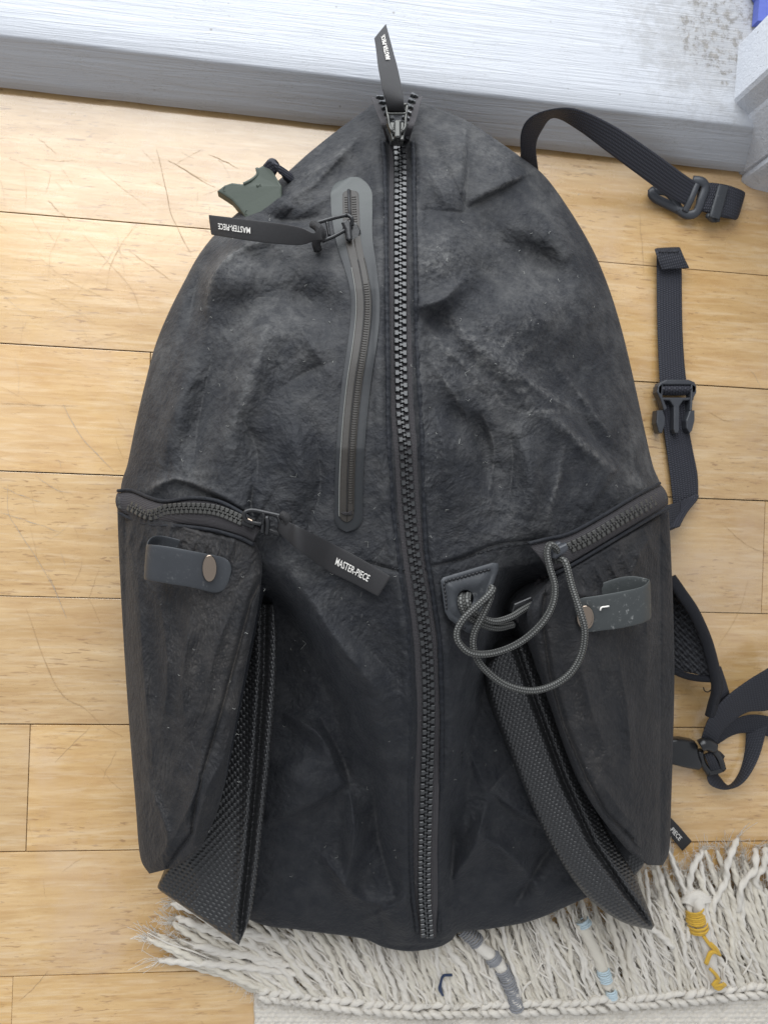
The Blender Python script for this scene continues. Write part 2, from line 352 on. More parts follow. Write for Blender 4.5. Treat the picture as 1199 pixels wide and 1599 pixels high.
# ------------------------------------------------------------------ floor
def mat_floor():
    n = NT('beech_floor'); rnd = n.node('ShaderNodeObjectInfo').outputs['Random']
    off = n.node('ShaderNodeCombineXYZ', {0: n.math('MULTIPLY', rnd, 7.0), 1: n.math('MULTIPLY', rnd, 3.0), 2: n.math('MULTIPLY', rnd, 5.0)}).outputs[0]
    co = n.pos(off=off)
    g1 = n.noise(n.node('ShaderNodeMapping', {'Vector': co, 'Scale': (9, 70, 1)}).outputs[0], 1.0, 6, 0.6, 0.6)
    g2 = n.noise(n.node('ShaderNodeMapping', {'Vector': co, 'Scale': (38, 360, 1)}).outputs[0], 1.0, 4, 0.6, 0.5)
    g3 = n.noise(n.node('ShaderNodeMapping', {'Vector': co, 'Scale': (4, 12, 1)}).outputs[0], 1.0, 4, 0.55, 0.4)
    gf = n.noise(n.node('ShaderNodeMapping', {'Vector': co, 'Scale': (85, 560, 1), 'Rotation': (0, 0, 0.07)}).outputs[0], 1.0, 2, 0.5, 0.8)
    c = n.mix(n.ramp(g1, 0.3, 0.7), (0.50, 0.310, 0.130), (0.68, 0.470, 0.245))
    c = n.mix(n.math('MULTIPLY', n.ramp(g2, 0.46, 0.66), 0.42), c, (0.42, 0.235, 0.095))
    c = n.mix(n.math('MULTIPLY', n.ramp(g3, 0.45, 0.75), 0.45), c, (0.72, 0.50, 0.26))
    fl = n.math('MULTIPLY', n.ramp(gf, 0.60, 0.68), n.ramp(n.noise(co, 14, 3), 0.40, 0.56))
    c = n.mix(n.math('MULTIPLY', fl, 0.75), c, (0.30, 0.165, 0.075))
    gw = n.noise(n.node('ShaderNodeMapping', {'Vector': co, 'Scale': (22, 260, 1), 'Location': (3, 9, 0)}).outputs[0], 1.0, 5, 0.65, 0.3)
    c = n.mix(n.math('MULTIPLY', n.ramp(gw, 0.50, 0.66), 0.38), c, (0.76, 0.60, 0.40))
    ta = n.noise(n.node('ShaderNodeMapping', {'Vector': co, 'Scale': (10, 34, 1), 'Location': (1, 4, 0)}).outputs[0], 1.0, 7, 0.72, 0.5)
    c = n.mix(n.math('MULTIPLY', n.ramp(ta, 0.50, 0.70), 0.36), c, (0.47, 0.255, 0.10))
    # worn, greyish blotches and pinkish stains
    st = n.ramp(n.noise(n.pos(), 8, 6, 0.65, 0.5), 0.52, 0.72)
    c = n.mix(n.math('MULTIPLY', st, 0.45), c, (0.60, 0.45, 0.33))
    hsv = n.node('ShaderNodeHueSaturation', {'Color': c, 'Value': n.math('MULTIPLY_ADD', rnd, 0.22, 0.88), 'Saturation': n.math('MULTIPLY_ADD', rnd, 0.10, 1.02)})
    n.set('Base_Color', hsv.outputs[0])
    n.set('Roughness', n.math('MULTIPLY_ADD', n.noise(co, 30, 5, 0.65), 0.20, 0.17)); n.set('Specular_IOR_Level', 0.8); n.set('Coat_Weight', 0.7); n.set('Coat_Roughness', 0.14)
    n.set('Normal', n.bump(n.noise(n.pos(), 900, 2), 0.00005, 0.4, n.bump(g2, 0.0002, 0.5)))
    return n.m
m_floor = mat_floor()
m_gap = NT('joint_dirt', Base_Color=(0.09, 0.075, 0.06), Roughness=0.95).m
JL = [-60, 127, 330, 535, 735, 930, 1130, 1330, 1525, 1722, 1920]; JR = [72, 251, 430, 607, 782, 958, 1136, 1313, 1490, 1667, 1844]
def wl(vl, vr):                                  # plank joint as a line in the room: (point at x=-0.9, point at x=+0.9)
    a = P(0, vl, 0.0); b = P(1198, vr, 0.0); k = (b[1] - a[1]) / (b[0] - a[0])
    return a[1] - k * a[0], k
fb = np.array([[-1.2, -0.75, -0.014], [1.2, -0.75, -0.014], [1.2, 1.0, -0.014], [-1.2, 1.0, -0.014]])
fb2 = fb.copy(); fb2[:, 2] = -0.03
floor = mk('floor', np.vstack([fb, fb2]), [[0, 1, 2, 3], [7, 6, 5, 4], [0, 4, 5, 1], [1, 5, 6, 2], [2, 6, 7, 3], [3, 7, 4, 0]], m_gap, smooth=False)
tag(floor, kind='structure')
ENDS = {0: [300, 1000], 1: [-150, 620], 2: [720], 3: [232, 900], 4: [560, 1192], 5: [480], 6: [44, 760], 7: [560], 8: [17, 900], 9: [500]}
for r in range(len(JL) - 1):
    c0, k0 = wl(JL[r], JR[r]); c1, k1 = wl(JL[r + 1], JR[r + 1])
    vm = (JL[r] + JL[r + 1]) / 2
    xs = [-1.15] + [float(P(e, vm, 0)[0]) for e in ENDS[r]] + [1.15]
    for x0, x1 in zip(xs[:-1], xs[1:]):
        g = 0.00035 if r % 3 else 0.0006; e = 0.0003; dz = random.uniform(-0.00025, 0.00025)
        a, b = x0 + g * 0.6, x1 - g * 0.6
        q = np.array([[a, c1 + k1 * a + g], [b, c1 + k1 * b + g], [b, c0 + k0 * b - g], [a, c0 + k0 * a - g]])
        c = q.mean(0); s_in = np.sign(c - q) * e
        top = np.hstack([q + s_in, np.full((4, 1), dz)]); mid = np.hstack([q, np.full((4, 1), dz - 0.0001)]); low = np.hstack([q, np.full((4, 1), -0.0138)])
        f = [[0, 1, 2, 3]]
        for lv in range(2):
            for i in range(4): j = (i + 1) % 4; f.append([lv * 4 + j, lv * 4 + i, lv * 4 + 4 + i, lv * 4 + 4 + j])
        mk('plank', np.vstack([top, mid, low]), f, m_floor, floor, smooth=False)
# scratches and dents worn into the varnish
m_scr = NT('scratch', Base_Color=(0.36, 0.24, 0.13), Roughness=0.8).m
m_scr2 = NT('grey_scratch', Base_Color=(0.38, 0.33, 0.27), Roughness=0.8).m
SCR = [([(244, 232), (256, 280), (266, 330), (280, 362), (298, 395)], 1.6, 0), ([(262, 250), (300, 272), (335, 292)], 1.1, 0), ([(325, 240), (372, 262)], 1.1, 0), ([(60, 215), (88, 240)], 0.8, 0),
       ([(128, 365), (165, 405), (205, 450), (222, 490)], 0.8, 0), ([(200, 390), (250, 425), (270, 440)], 0.9, 0), ([(215, 345), (190, 380), (172, 415), (165, 450)], 0.7, 0), ([(110, 345), (95, 330)], 1.2, 0), ([(75, 312), (92, 330)], 1.4, 0),
       ([(98, 630), (110, 655), (135, 690), (178, 735)], 1.3, 1), ([(55, 742), (85, 762), (112, 770)], 0.9, 1), ([(0, 760), (40, 775), (70, 785)], 0.8, 1), ([(0, 800), (50, 815), (98, 832)], 0.9, 1), ([(12, 755), (14, 800), (30, 830), (60, 875), (92, 932)], 1.2, 1),
       ([(75, 895), (92, 935), (104, 965)], 1.1, 1), ([(40, 950), (90, 1075), (130, 1105), (160, 1132), (192, 1150)], 1.0, 0), ([(140, 1135), (110, 1165), (85, 1190)], 0.8, 0), ([(182, 1172), (160, 1215)], 0.7, 0), ([(75, 1515), (50, 1545), (30, 1562)], 1.0, 0),
       ([(150, 1460), (185, 1452), (215, 1440)], 0.7, 0), ([(0, 630), (60, 631), (122, 633)], 1.0, 0), ([(120, 540), (170, 527), (225, 520)], 0.7, 0), ([(1120, 1010), (1150, 960), (1168, 905)], 0.6, 0), ([(1130, 820), (1165, 850), (1199, 865)], 0.7, 0),
       ([(998, 330), (1003, 400), (1005, 430)], 0.7, 0), ([(1100, 640), (1130, 655), (1160, 652)], 0.6, 0), ([(150, 260), (200, 300), (240, 330)], 0.5, 0), ([(60, 400), (110, 440), (180, 470)], 0.5, 0), ([(30, 450), (90, 470), (150, 505)], 0.5, 0)]
for _ in range(150):
    u0, v0 = (random.uniform(-40, 1240), random.uniform(215, 1590)) if _ < 70 else (random.uniform(-20, 380), random.uniform(225, 900)); a = random.gauss(0.6, 0.9); L = random.uniform(15, 70); bn = random.uniform(-.12, .12)
    SCR.append(([(u0, v0), (u0 + L * .5 * math.cos(a), v0 + L * .5 * math.sin(a)), (u0 + L * math.cos(a + bn), v0 + L * math.sin(a + bn))], random.uniform(0.25, 0.5), random.random() < .3))
js = [Join(), Join()]
for pts, wpx, kd in SCR:
    n = 26; p = spl([(a, b) for a, b in pts], n); w = wpx * (0.35 + 0.65 * np.abs(perlin(np.linspace(0, 9, n), np.full(n, pts[0][0] * .37 + .5)) * 2)) * np.sin(np.linspace(0.15, np.pi - 0.15, n)) ** .5
    tg = np.gradient(p, axis=0); tg /= np.linalg.norm(tg, axis=1)[:, None]; nr = np.stack([-tg[:, 1], tg[:, 0]], 1)
    p = p + nr * (perlin(np.linspace(0, 5, n), np.full(n, pts[0][1] * .41)) * 2.0)[:, None]
    a = p + nr * w[:, None] * .5; b = p - nr * w[:, None] * .5
    V = np.stack([P(a[:, 0], a[:, 1], 0.00042), P(b[:, 0], b[:, 1], 0.00042)], 1).reshape(-1, 3)
    js[int(kd)].add(V, gridfaces(n, 2))
tag(js[0].build('scratches', m_scr, floor), kind='stuff'); tag(js[1].build('grey_scratches', m_scr2, floor), kind='stuff')

# ------------------------------------------------------------------ painted sill, door frame
ZS = 0.040
def mat_paint(name, base, dirt=False):
    n = NT(name, Roughness=0.45); co = n.pos()
    st = n.noise(n.node('ShaderNodeMapping', {'Vector': co, 'Scale': (14, 420, 260), 'Rotation': (0, 0, 0.12)}).outputs[0], 1.0, 5, 0.6, 0.8)
    bl = n.noise(co, 26, 5, 0.6)
    c = n.mix(n.ramp(st, 0.3, 0.7), tuple(x * 0.93 for x in base), base)
    c = n.mix(n.math('MULTIPLY', n.ramp(bl, 0.5, 0.75), 0.25), c, tuple(x * y for x, y in zip(base, (0.88, 0.90, 0.95))))
    cr = n.noise(n.node('ShaderNodeMapping', {'Vector': co, 'Scale': (60, 220, 200), 'Rotation': (0, 0, -0.35)}).outputs[0], 1.0, 3, 0.5, 2.0)
    ck = n.math('MULTIPLY', n.ramp(n.math('ABSOLUTE', n.math('SUBTRACT', cr, 0.5)), 0.0, 0.012, (1, 1, 1), (0, 0, 0)), n.ramp(n.noise(co, 19, 3), 0.47, 0.60))
    c = n.mix(n.math('MULTIPLY', ck, 0.7), c, (0.28, 0.27, 0.26))
    dots = n.node('ShaderNodeTexVoronoi', {'Vector': co, 'Scale': 75.0}).outputs['Distance']
    dm = n.math('MULTIPLY', n.ramp(dots, 0.05, 0.09, (1, 1, 1), (0, 0, 0)), n.ramp(n.noise(co, 23, 2), 0.55, 0.6))
    c = n.mix(n.math('MULTIPLY', dm, 0.7), c, (0.2, 0.19, 0.18))
    if dirt:
        cd = P(1146, 60, ZS); dv = n.node('ShaderNodeMapping', {'Vector': n.node('ShaderNodeVectorMath', {0: co, 1: tuple(cd)}, operation='SUBTRACT').outputs[0], 'Scale': (8, 12, 6), 'Rotation': (0, 0, 0.5)}).outputs[0]
        dd = n.node('ShaderNodeVectorMath', {0: dv}, operation='LENGTH').outputs['Value']
        k = n.math('SUBTRACT', 1.0, dd); nz = n.noise(co, 95, 7, 0.72, 0.4)
        f = n.ramp(n.math('MULTIPLY_ADD', k, 0.62, nz), 0.58, 0.90)
        f = n.math('MAXIMUM', n.math('MULTIPLY', f, 0.45), n.math('MULTIPLY', n.ramp(n.math('MULTIPLY_ADD', k, 0.9, n.math('MULTIPLY', nz, 0.8)), 0.90, 1.25), n.math('MULTIPLY_ADD', n.ramp(n.noise(co, 170, 5, 0.7), 0.40, 0.60), 0.85, 0.12)))
        c = n.mix(n.math('MULTIPLY', f, 0.92), c, n.mix(n.noise(co, 240, 4), (0.06, 0.056, 0.052), (0.30, 0.275, 0.24)))
    n.set('Base_Color', c); n.set('Roughness', n.math('MULTIPLY_ADD', bl, 0.3, 0.32))
    n.set('Normal', n.bump(st, 0.0009, 0.8, n.bump(n.noise(co, 60, 3), 0.0005, 0.3)))
    return n.m
m_paint = mat_paint('white_paint', (0.465, 0.480, 0.510), True); m_paint2 = mat_paint('white_frame_paint', (0.56, 0.58, 0.62))

a = P(0, 137, 0.004); b = P(1145, 268, 0.004); a2 = P(0, 55, ZS); b2 = P(1110, 191, ZS)
def ext(p, q, x): k = (x - p[0]) / (q[0] - p[0]); return p + (q - p) * k
NX = 240; X = np.linspace(-1.1, 1.1, NX)
prof = []
for i, x in enumerate(X):
    lo_ = ext(a, b, x); hi = ext(a2, b2, x); w1 = 0.0006 * perlin(np.array([x * 30.]), np.array([3.3]))[0]; w2 = 0.0007 * perlin(np.array([x * 24.]), np.array([7.7]))[0]
    d = hi - lo_
    row = [lo_ + (0, 0.35, 0), lo_ + (0, 0.006, 0), lo_ + (0, 0.0008 + w1, 0), lo_ + (0, w1, 0.0012)]
    for k in (0.25, 0.5, 0.75): row.append(lo_ + d * k + (0, w1 * (1 - k) + w2 * k, 0))
    row += [hi + (0, w2 - 0.0002, -0.003), hi + (0, w2 + 0.0004, -0.0012), hi + (0, w2 + 0.0022, -0.0002)]
    for k in (0.02, 0.05, 0.1, 0.35): row.append(hi + (0, k, 0.0))
    prof.append(row)
prof = np.array(prof); nr_ = prof.shape[1]
sill = mk('door_sill', prof.reshape(-1, 3), gridfaces(NX, nr_, True), m_paint)
tag(sill, kind='structure', label='white painted wooden sill with brush marks along the top of the floor')
# moulded door frame at the right corner
pA, pB, pC = P(1152, 70, ZS), P(1145, 160, ZS), P(1169, 181, ZS)
pD, pE, pF = P(1151, 269, 0.0), P(1158, 284, 0.0), P(1172, 294, 0.0)
plan = [pA[:2] + (0.16, 0.012), pA[:2] + (0.01, 0.004), pA[:2], pB[:2] + (0, 0.003), pB[:2] + (0.002, 0), pC[:2] + (-0.001, 0.001), pC[:2] + (0.0, -0.002), pD[:2] + (0.0, 0.002), pD[:2] + (0.0015, -0.001), pD[:2] + (0.004, -0.0015), pE[:2] + (-0.001, 0.001), pE[:2] + (0.001, -0.001), pF[:2], pF[:2] + (0.20, -0.03)]
plan = np.array(plan); npz = [0.0, 0.03, 0.07, 0.12, 0.2, 0.35, 0.6, 1.0]
V = np.vstack([np.hstack([plan + 0.0006 * np.stack([perlin(plan[:, 0] * 60 + z * 31, plan[:, 1] * 60 + z * 17)] * 2, 1), np.full((len(plan), 1), z)]) for z in npz])
f = gridfaces(len(npz), len(plan), True).tolist(); f.append([(len(npz) - 1) * len(plan) + k for k in range(len(plan))])
frame = mk('door_frame', V, f, m_paint2, smooth=False)
tag(frame, kind='structure', label='white moulded door frame standing at the right end of the sill')
nb = NT('blue_paint', Roughness=0.5); nb.set('Base_Color', nb.mix(nb.noise(nb.pos((8, 60, 8)), 6, 5, 0.6), (0.055, 0.085, 0.33), (0.10, 0.13, 0.42)))
bq = [P(1163, -6, ZS - 0.002), P(1172, 8, ZS - 0.002), P(1169, 45, ZS - 0.002), P(1230, 45, ZS - 0.002), P(1260, -60, ZS - 0.002), P(1155, -60, ZS - 0.002)]
pb = np.array([q[:2] for q in bq]); V = np.vstack([np.hstack([pb, np.full((6, 1), ZS + 0.001)]), np.hstack([pb, np.full((6, 1), ZS + 0.009)])])
blue = mk('blue_board', V, [[0, 1, 2, 3, 4, 5][::-1], [6, 7, 8, 9, 10, 11]] + [[i, (i + 1) % 6, 6 + (i + 1) % 6, 6 + i] for i in range(6)], nb.m, smooth=False)
tag(blue, 'blue painted board just showing behind the white door frame', 'board')

# ------------------------------------------------------------------ backpack: surface heights
OUT = [(588, 160), (618, 170), (650, 158), (690, 172), (728, 188), (770, 215), (810, 243), (850, 275), (890, 330), (925, 390), (950, 450), (970, 515), (988, 590), (1003, 660), (1018, 725), (1034, 775),
       (1040, 900), (1036, 1100), (1012, 1280), (985, 1350), (940, 1388), (890, 1412), (830, 1437), (770, 1449), (718, 1455), (704, 1468), (682, 1479), (640, 1485), (600, 1479), (572, 1467), (540, 1461), (470, 1452), (392, 1437), (300, 1370), (245, 1250),
       (215, 1100), (200, 900), (188, 775), (200, 720), (212, 660), (226, 600), (242, 540), (262, 490), (288, 438), (312, 395), (345, 355), (385, 320), (430, 285), (480, 240), (530, 200), (565, 175)]
OD = spl(OUT, 2400, closed=True)
C0 = (620.0, 820.0)
_th = np.arctan2(OD[:, 1] - C0[1], OD[:, 0] - C0[0]); _r = np.hypot(OD[:, 0] - C0[0], OD[:, 1] - C0[1]); _o = np.argsort(_th)
_ths = np.concatenate([_th[_o] - 2 * np.pi, _th[_o], _th[_o] + 2 * np.pi]); _rs = np.tile(_r[_o], 3)
def Rout(th): return np.interp(th, _ths, _rs)
ZV = [150, 185, 215, 300, 450, 700, 900, 1100, 1300, 1420, 1490]; ZC = [0.075, 0.088, 0.10, 0.122, 0.140, 0.150, 0.146, 0.132, 0.108, 0.082, 0.06]
def zb0(u, v):
    th = np.arctan2(v - C0[1], u - C0[0]); e = np.clip(np.hypot(u - C0[0], v - C0[1]) / Rout(th), 0, 1)
    zc = np.interp(v, ZV, ZC); ze = np.interp(v, [150, 300, 700, 1300, 1480], [0.066, 0.055, 0.055, 0.045, 0.040])
    return ze + (zc - ze) * (1 - e ** 2.7) ** 0.58
ZIPV = [150, 215, 260, 400, 540, 640, 700, 780, 860, 920, 1000, 1060, 1130, 1230, 1330, 1400, 1440, 1500]
ZIPU = [620, 621, 624, 624, 624.5, 627, 632, 637, 645, 654, 664, 667.5, 668, 665, 662, 662, 665, 668]
_zs = spl(list(zip(ZIPU, ZIPV)), 400)
def zipu(v): return np.interp(v, _zs[:, 1], _zs[:, 0])
FE = []
WPATH = spl([(546, 290), (551, 375), (565, 450), (566, 500), (553, 600), (543, 720), (541, 820)], 16)
FK = 1.7
def R_(poly, amp, w):
    if poly[1][1] > 1000 and abs(amp) < 12: amp *= 1.5
    FE.append(('r', poly, amp * ((2.4 if w >= 13 else 1.3) if abs(amp) < 12 else 1) / 1000, w))
def F_(poly, amp, w, d): FE.append(('f', poly, amp * FK / 1000, w, d))
def B_(c, amp, w): FE.append(('b', c, amp * (2.0 if abs(amp) < 12 else 1) / 1000, w))
# right of the zip, upper
F_([(730, 180), (727, 250), (722, 330)], 7, 4, 70); F_([(850, 258), (790, 290), (728, 322)], 7, 4, 80)
B_((690, 400), 5, 55); R_([(650, 478), (690, 468), (724, 435)], 4, 16); R_([(735, 445), (810, 425), (880, 440), (930, 500)], -7, 42); R_([(726, 185), (729, 250), (725, 330)], -1.6, 3); R_([(848, 261), (790, 293), (730, 325)], -1.6, 3); B_((690, 505), -5, 26)
R_([(650, 505), (712, 560), (770, 612)], 2.2, 8); R_([(672, 480), (770, 560), (865, 665)], 3.0, 20); R_([(775, 545), (840, 610), (915, 650)], 3, 10); R_([(850, 640), (905, 690), (965, 740)], 3.5, 15)
R_([(690, 640), (745, 675), (765, 730), (770, 800)], -6, 24); R_([(815, 680), (832, 740), (828, 815)], 4, 20); R_([(790, 650), (800, 720), (790, 800)], -4, 12); F_([(975, 715), (945, 760), (915, 800)], 3, 4, 40)
B_((840, 480), 6, 75); B_((900, 560), -4, 60); R_([(740, 330), (790, 380), (880, 420)], -4, 25); R_([(840, 330), (890, 420), (925, 520)], 4, 22); R_([(655, 250), (690, 300), (705, 360)], 3, 14); R_([(680, 540), (720, 620), (735, 700)], 3, 12)
R_([(660, 600), (690, 680), (700, 790)], 3, 16); R_([(900, 620), (930, 690), (990, 735)], -3, 14)
R_([(720, 470), (770, 520), (820, 590)], 1.6, 8); R_([(655, 540), (690, 590), (730, 650)], 1.6, 8); R_([(860, 560), (900, 610), (960, 690)], 3, 9); R_([(750, 640), (770, 700), (760, 790)], 3, 9)
R_([(880, 700), (870, 750), (850, 820)], 3, 10); R_([(700, 720), (715, 780), (712, 840)], 2.5, 8)
# left of the zip, upper
B_((362, 432), 9, 42); R_([(322, 480), (335, 425), (375, 388), (440, 368)], 6, 14); R_([(350, 372), (312, 425), (292, 520)], -6, 16); R_([(385, 478), (460, 468), (545, 500)], -6.5, 36)
R_([(436, 445), (408, 540), (370, 640), (345, 730)], 5, 26); R_([(436, 445), (480, 530), (520, 590)], 3.5, 18); R_([(430, 610), (480, 580), (530, 560)], -3, 12); R_([(370, 640), (400, 700), (400, 770)], -3, 18)
R_([(452, 278), (510, 255), (565, 205)], 4, 10); R_([(440, 318), (490, 285), (545, 232)], 4.5, 12); R_([(460, 340), (520, 300), (590, 240)], 3, 9); F_([(425, 297), (440, 308), (458, 325)], 3.5, 3, 20); R_([(400, 330), (440, 345), (500, 340)], -4, 14)
B_((570, 560), 3, 40); R_([(590, 420), (585, 560), (590, 760)], 2.5, 12); R_([(300, 560), (270, 660), (250, 740)], 4, 20); R_([(330, 560), (310, 660), (300, 740)], -4, 16)
F_([(400, 812), (340, 775), (285, 752), (262, 748)], 6, 3, 45); R_([(225, 770), (262, 750), (290, 752)], 4, 10); R_([(450, 650), (470, 740), (455, 800)], 3, 20); R_([(490, 660), (500, 760), (480, 830)], -2.5, 16)
R_([(395, 760), (392, 790), (398, 815)], -4, 6)
# seam across under the zip opening
R_([(575, 878), (612, 889), (630, 890)], -2, 3); R_([(665, 886), (720, 872), (775, 850), (850, 842)], -3, 3.5); F_([(850, 842), (770, 856), (665, 886)], 1.5, 3, 30)
# lower half: raised zip panel, sunk sides
R_([(428, 930), (440, 1000), (450, 1100), (455, 1200)], -14, 40); R_([(812, 880), (815, 940), (790, 1020)], -30, 34)
R_([(445, 890), (505, 965), (575, 1065), (605, 1180)], 6, 26); R_([(470, 950), (530, 1010), (600, 1090)], 3, 12); R_([(480, 920), (560, 1000), (620, 1060)], -2.5, 10)
F_([(545, 1222), (500, 1252), (455, 1272), (412, 1285)], 7, 4, 60); R_([(543, 1222), (552, 1300), (540, 1380)], 7, 14); R_([(500, 1330), (550, 1395), (595, 1412)], 6, 12); R_([(580, 1180), (590, 1300), (615, 1400)], -5, 16); B_((470, 1210), 8, 40)
R_([(440, 1110), (500, 1150), (530, 1210)], 5, 18); R_([(560, 1440), (590, 1425), (640, 1400)], 4, 9); R_([(705, 1180), (722, 1160), (745, 1200), (762, 1240)], 8, 13); F_([(852, 1292), (805, 1268), (765, 1236)], 7, 3.5, 40); R_([(745, 1300), (800, 1340), (850, 1400)], 5, 16); R_([(700, 1240), (705, 1330), (700, 1420)], -6, 14)
R_([(760, 1250), (740, 1320), (700, 1380)], 5, 14); R_([(870, 1310), (840, 1350), (800, 1420)], -4, 14); B_((620, 1440), 4, 40)
R_([(500, 1120), (540, 1200), (545, 1260)], -4, 10); R_([(590, 1420), (600, 1450), (592, 1480)], -4, 6)
def crum(x, y):
    """faceted crumple: distance to the nearest of jittered cell points"""
    xi = np.floor(x).astype(int); yi = np.floor(y).astype(int); best = np.full(x.shape, 9.0)
    for i in (-1, 0, 1):
        for j in (-1, 0, 1):
            h = _perm[_perm[(xi + i) & 255] + ((yi + j) & 255)]; px = xi + i + (h % 16) / 16.0; py = yi + j + (h // 16) / 16.0
            best = np.minimum(best, (x - px) ** 2 + (y - py) ** 2)
    return np.sqrt(best)
def wr(u, v):
    """crumpled cloth relief in metres"""
    a = perlin(u / 60 + 9, v / 60) * 26; b = perlin(u / 55 + 31, v / 55 + 7) * 26
    x, y = u + a, v + b
    r = 0.0006 * ridged(x / 46, y / 60 + 3) + 0.0006 * ridged(x / 24 + 5, y / 30) * (0.4 + perlin(u / 90, v / 90 + 2)) + 0.00045 * ridged(x / 11, y / 13 + 8) * (0.55 + perlin(u / 50 + 4, v / 50)) + 0.00022 * ridged(x / 5, y / 5.5 + 1)
    w2 = 0.35 + perlin(u / 80 + 6, v / 80 + 1)
    return r + 0.0014 * w2 * crum(x / 34 + y / 140, y / 44) + 0.00045 * crum(x / 15, y / 17 + 4)
def zbody(u, v, fine=True):
    u = np.asarray(u, float); v = np.asarray(v, float); z = zb0(u, v)
    th = np.arctan2(v - C0[1], u - C0[0]); e = np.clip(np.hypot(u - C0[0], v - C0[1]) / Rout(th), 0, 1)
    k = np.clip((1 - e) / 0.07, 0, 1); k = k * k * (3 - 2 * k)
    d = np.zeros_like(z)
    for f in FE:
        d += ridge(u, v, *f[1:]) if f[0] == 'r' else fold(u, v, *f[1:]) if f[0] == 'f' else bump(u, v, *f[1:])
    dw, _s, _a = pd(u, v, WPATH); wf = 1 - np.exp(-(dw / 40) ** 4)
    d = d * (0.35 + 0.65 * wf)
    if fine: d += 1.25 * wr(u, v) * (0.05 + 0.95 * wf)
    # cloth sinks between the zip panel and the side pockets
    ss = lambda x, a_, b_: (lambda q: q * q * (3 - 2 * q))(np.clip((x - a_) / (b_ - a_), 0, 1))
    du = u - zipu(v)
    e0 = np.where(du < 0, np.interp(v, [880, 1000, 1100, 1200, 1300, 1450], [200, 135, 92, 62, 46, 40]), np.interp(v, [880, 960, 1060, 1150, 1250, 1450], [120, 88, 52, 32, 27, 30]))
    wd_ = np.where(du < 0, 62, 40)
    side = ss(np.abs(du) + 5 * perlin(v / 35, du / 60), e0, e0 + wd_) * ss(v, 870, 960) * (1 - 0.35 * ss(v, 1330, 1440))
    d -= side * (z - 0.045) * 0.52
    # the zip: tape lies in a shallow groove between folded lips
    dz = np.abs(u - zipu(v)); inz = (v > 165) & (v < 1475)
    flat = np.exp(-(dz / 24) ** 6)
    d = d * (1 - 0.85 * flat * inz)
    lip = 0.0022 * np.exp(-((dz - 33) / 9) ** 2) - 0.0030 * np.exp(-(dz / 22) ** 8) + 0.006 * np.exp(-(dz / 60) ** 2) * np.clip((v - 800) / 200, 0, 1)
    z = z + d * k + lip * inz * np.minimum(1, (1 - e) / 0.02)
    return np.maximum(z, 0.02)
loc = P(620, 820, 0.0)
pack = empty('backpack', Vector(loc), 'black crinkled nylon backpack lying on its back on the wooden floor', 'backpack')
NA, NRr = 1300, 330
WEAR = [([(652, 502), (712, 560), (775, 625)], 8, .45), ([(672, 480), (770, 560), (865, 665)], 10, .5), ([(690, 478), (745, 545), (800, 600)], 5, .45), ([(775, 545), (840, 605), (915, 650)], 7, .4), ([(760, 600), (800, 640), (880, 640)], 5, .6), ([(850, 640), (905, 690), (965, 740)], 6, .5),
        ([(655, 540), (690, 590), (730, 650)], 5, .4), ([(860, 560), (900, 610), (960, 690)], 3, .4), ([(322, 480), (335, 425), (375, 388), (440, 368)], 7, .7), ([(436, 445), (408, 540), (360, 680)], 7, .35), ([(452, 278), (510, 255), (565, 205)], 4, .4), ([(440, 318), (490, 285), (545, 232)], 4, .4),
        ([(724, 190), (726, 260), (722, 330)], 3, .5), ([(735, 318), (790, 287), (845, 260)], 2.5, .7), ([(652, 240), (648, 350), (650, 480)], 4, .5), ([(225, 768), (262, 748), (300, 752)], 5, .5), ([(750, 640), (770, 700), (760, 790)], 3, .4), ([(880, 700), (870, 750), (850, 820)], 4, .5), ([(985, 740), (1005, 760), (1025, 770)], 6, .5)]
DUST = [((690, 260), 40, .45), ((690, 400), 45, .55), ((775, 560), 75, .5), ((840, 490), 60, .3), ((700, 560), 50, .35), ((365, 410), 30, .55), ((420, 520), 60, .3), ((800, 800), 60, .3), ((300, 770), 50, .35), ((600, 240), 40, .25), ((770, 245), 40, .3), ((470, 880), 40, .25), ((480, 250), 50, .2)]
def wearmap(u, v):
    a = np.zeros_like(u)
    for p, w, k in WEAR:
        d, s_, al = pd(u, v, spl(p, 14)); a = np.maximum(a, k * np.exp(-(d / w) ** 2) * np.sin(np.pi * np.clip(al, .03, .97)) ** .5 * (0.6 + 0.8 * perlin(u / 9 + 3, v / 9)))
    for c, w, k in DUST: a = np.maximum(a, 0.62 * k * np.exp(-((u - c[0]) ** 2 + (v - c[1]) ** 2) / w ** 2) * np.clip(0.75 + 1.1 * perlin(u / 26, v / 22 + 5), 0, 1.3))
    return np.clip(a, 0, 1)
th = np.linspace(-np.pi, np.pi, NA, endpoint=False); rr = np.linspace(0.004, 1, NRr) ** 0.92
TH, RR = np.meshgrid(th, rr); RO = Rout(TH); U = C0[0] + np.cos(TH) * RO * RR; Vv = C0[1] + np.sin(TH) * RO * RR
Z = zbody(U, Vv); G = P(U, Vv, Z)
rings = [G.reshape(-1, 3)]
edge = G[-1]; cen = P(*C0, 0.05); dr = cen - edge; dr[:, 2] = 0; dr /= np.linalg.norm(dr, axis=1)[:, None]
zr = edge[:, 2]
for ins, fz in ((0.0005, 0.92), (0.002, 0.78), (0.005, 0.55), (0.011, 0.30), (0.022, 0.06), (0.06, 0.02)):
    q = edge + dr * ins; q[:, 2] = zr * fz; rings.append(q)
Fb = gridfaces(NRr + 6, NA, True)[:, ::-1]
body = mk('body_shell', np.vstack(rings), Fb, m_body, pack)
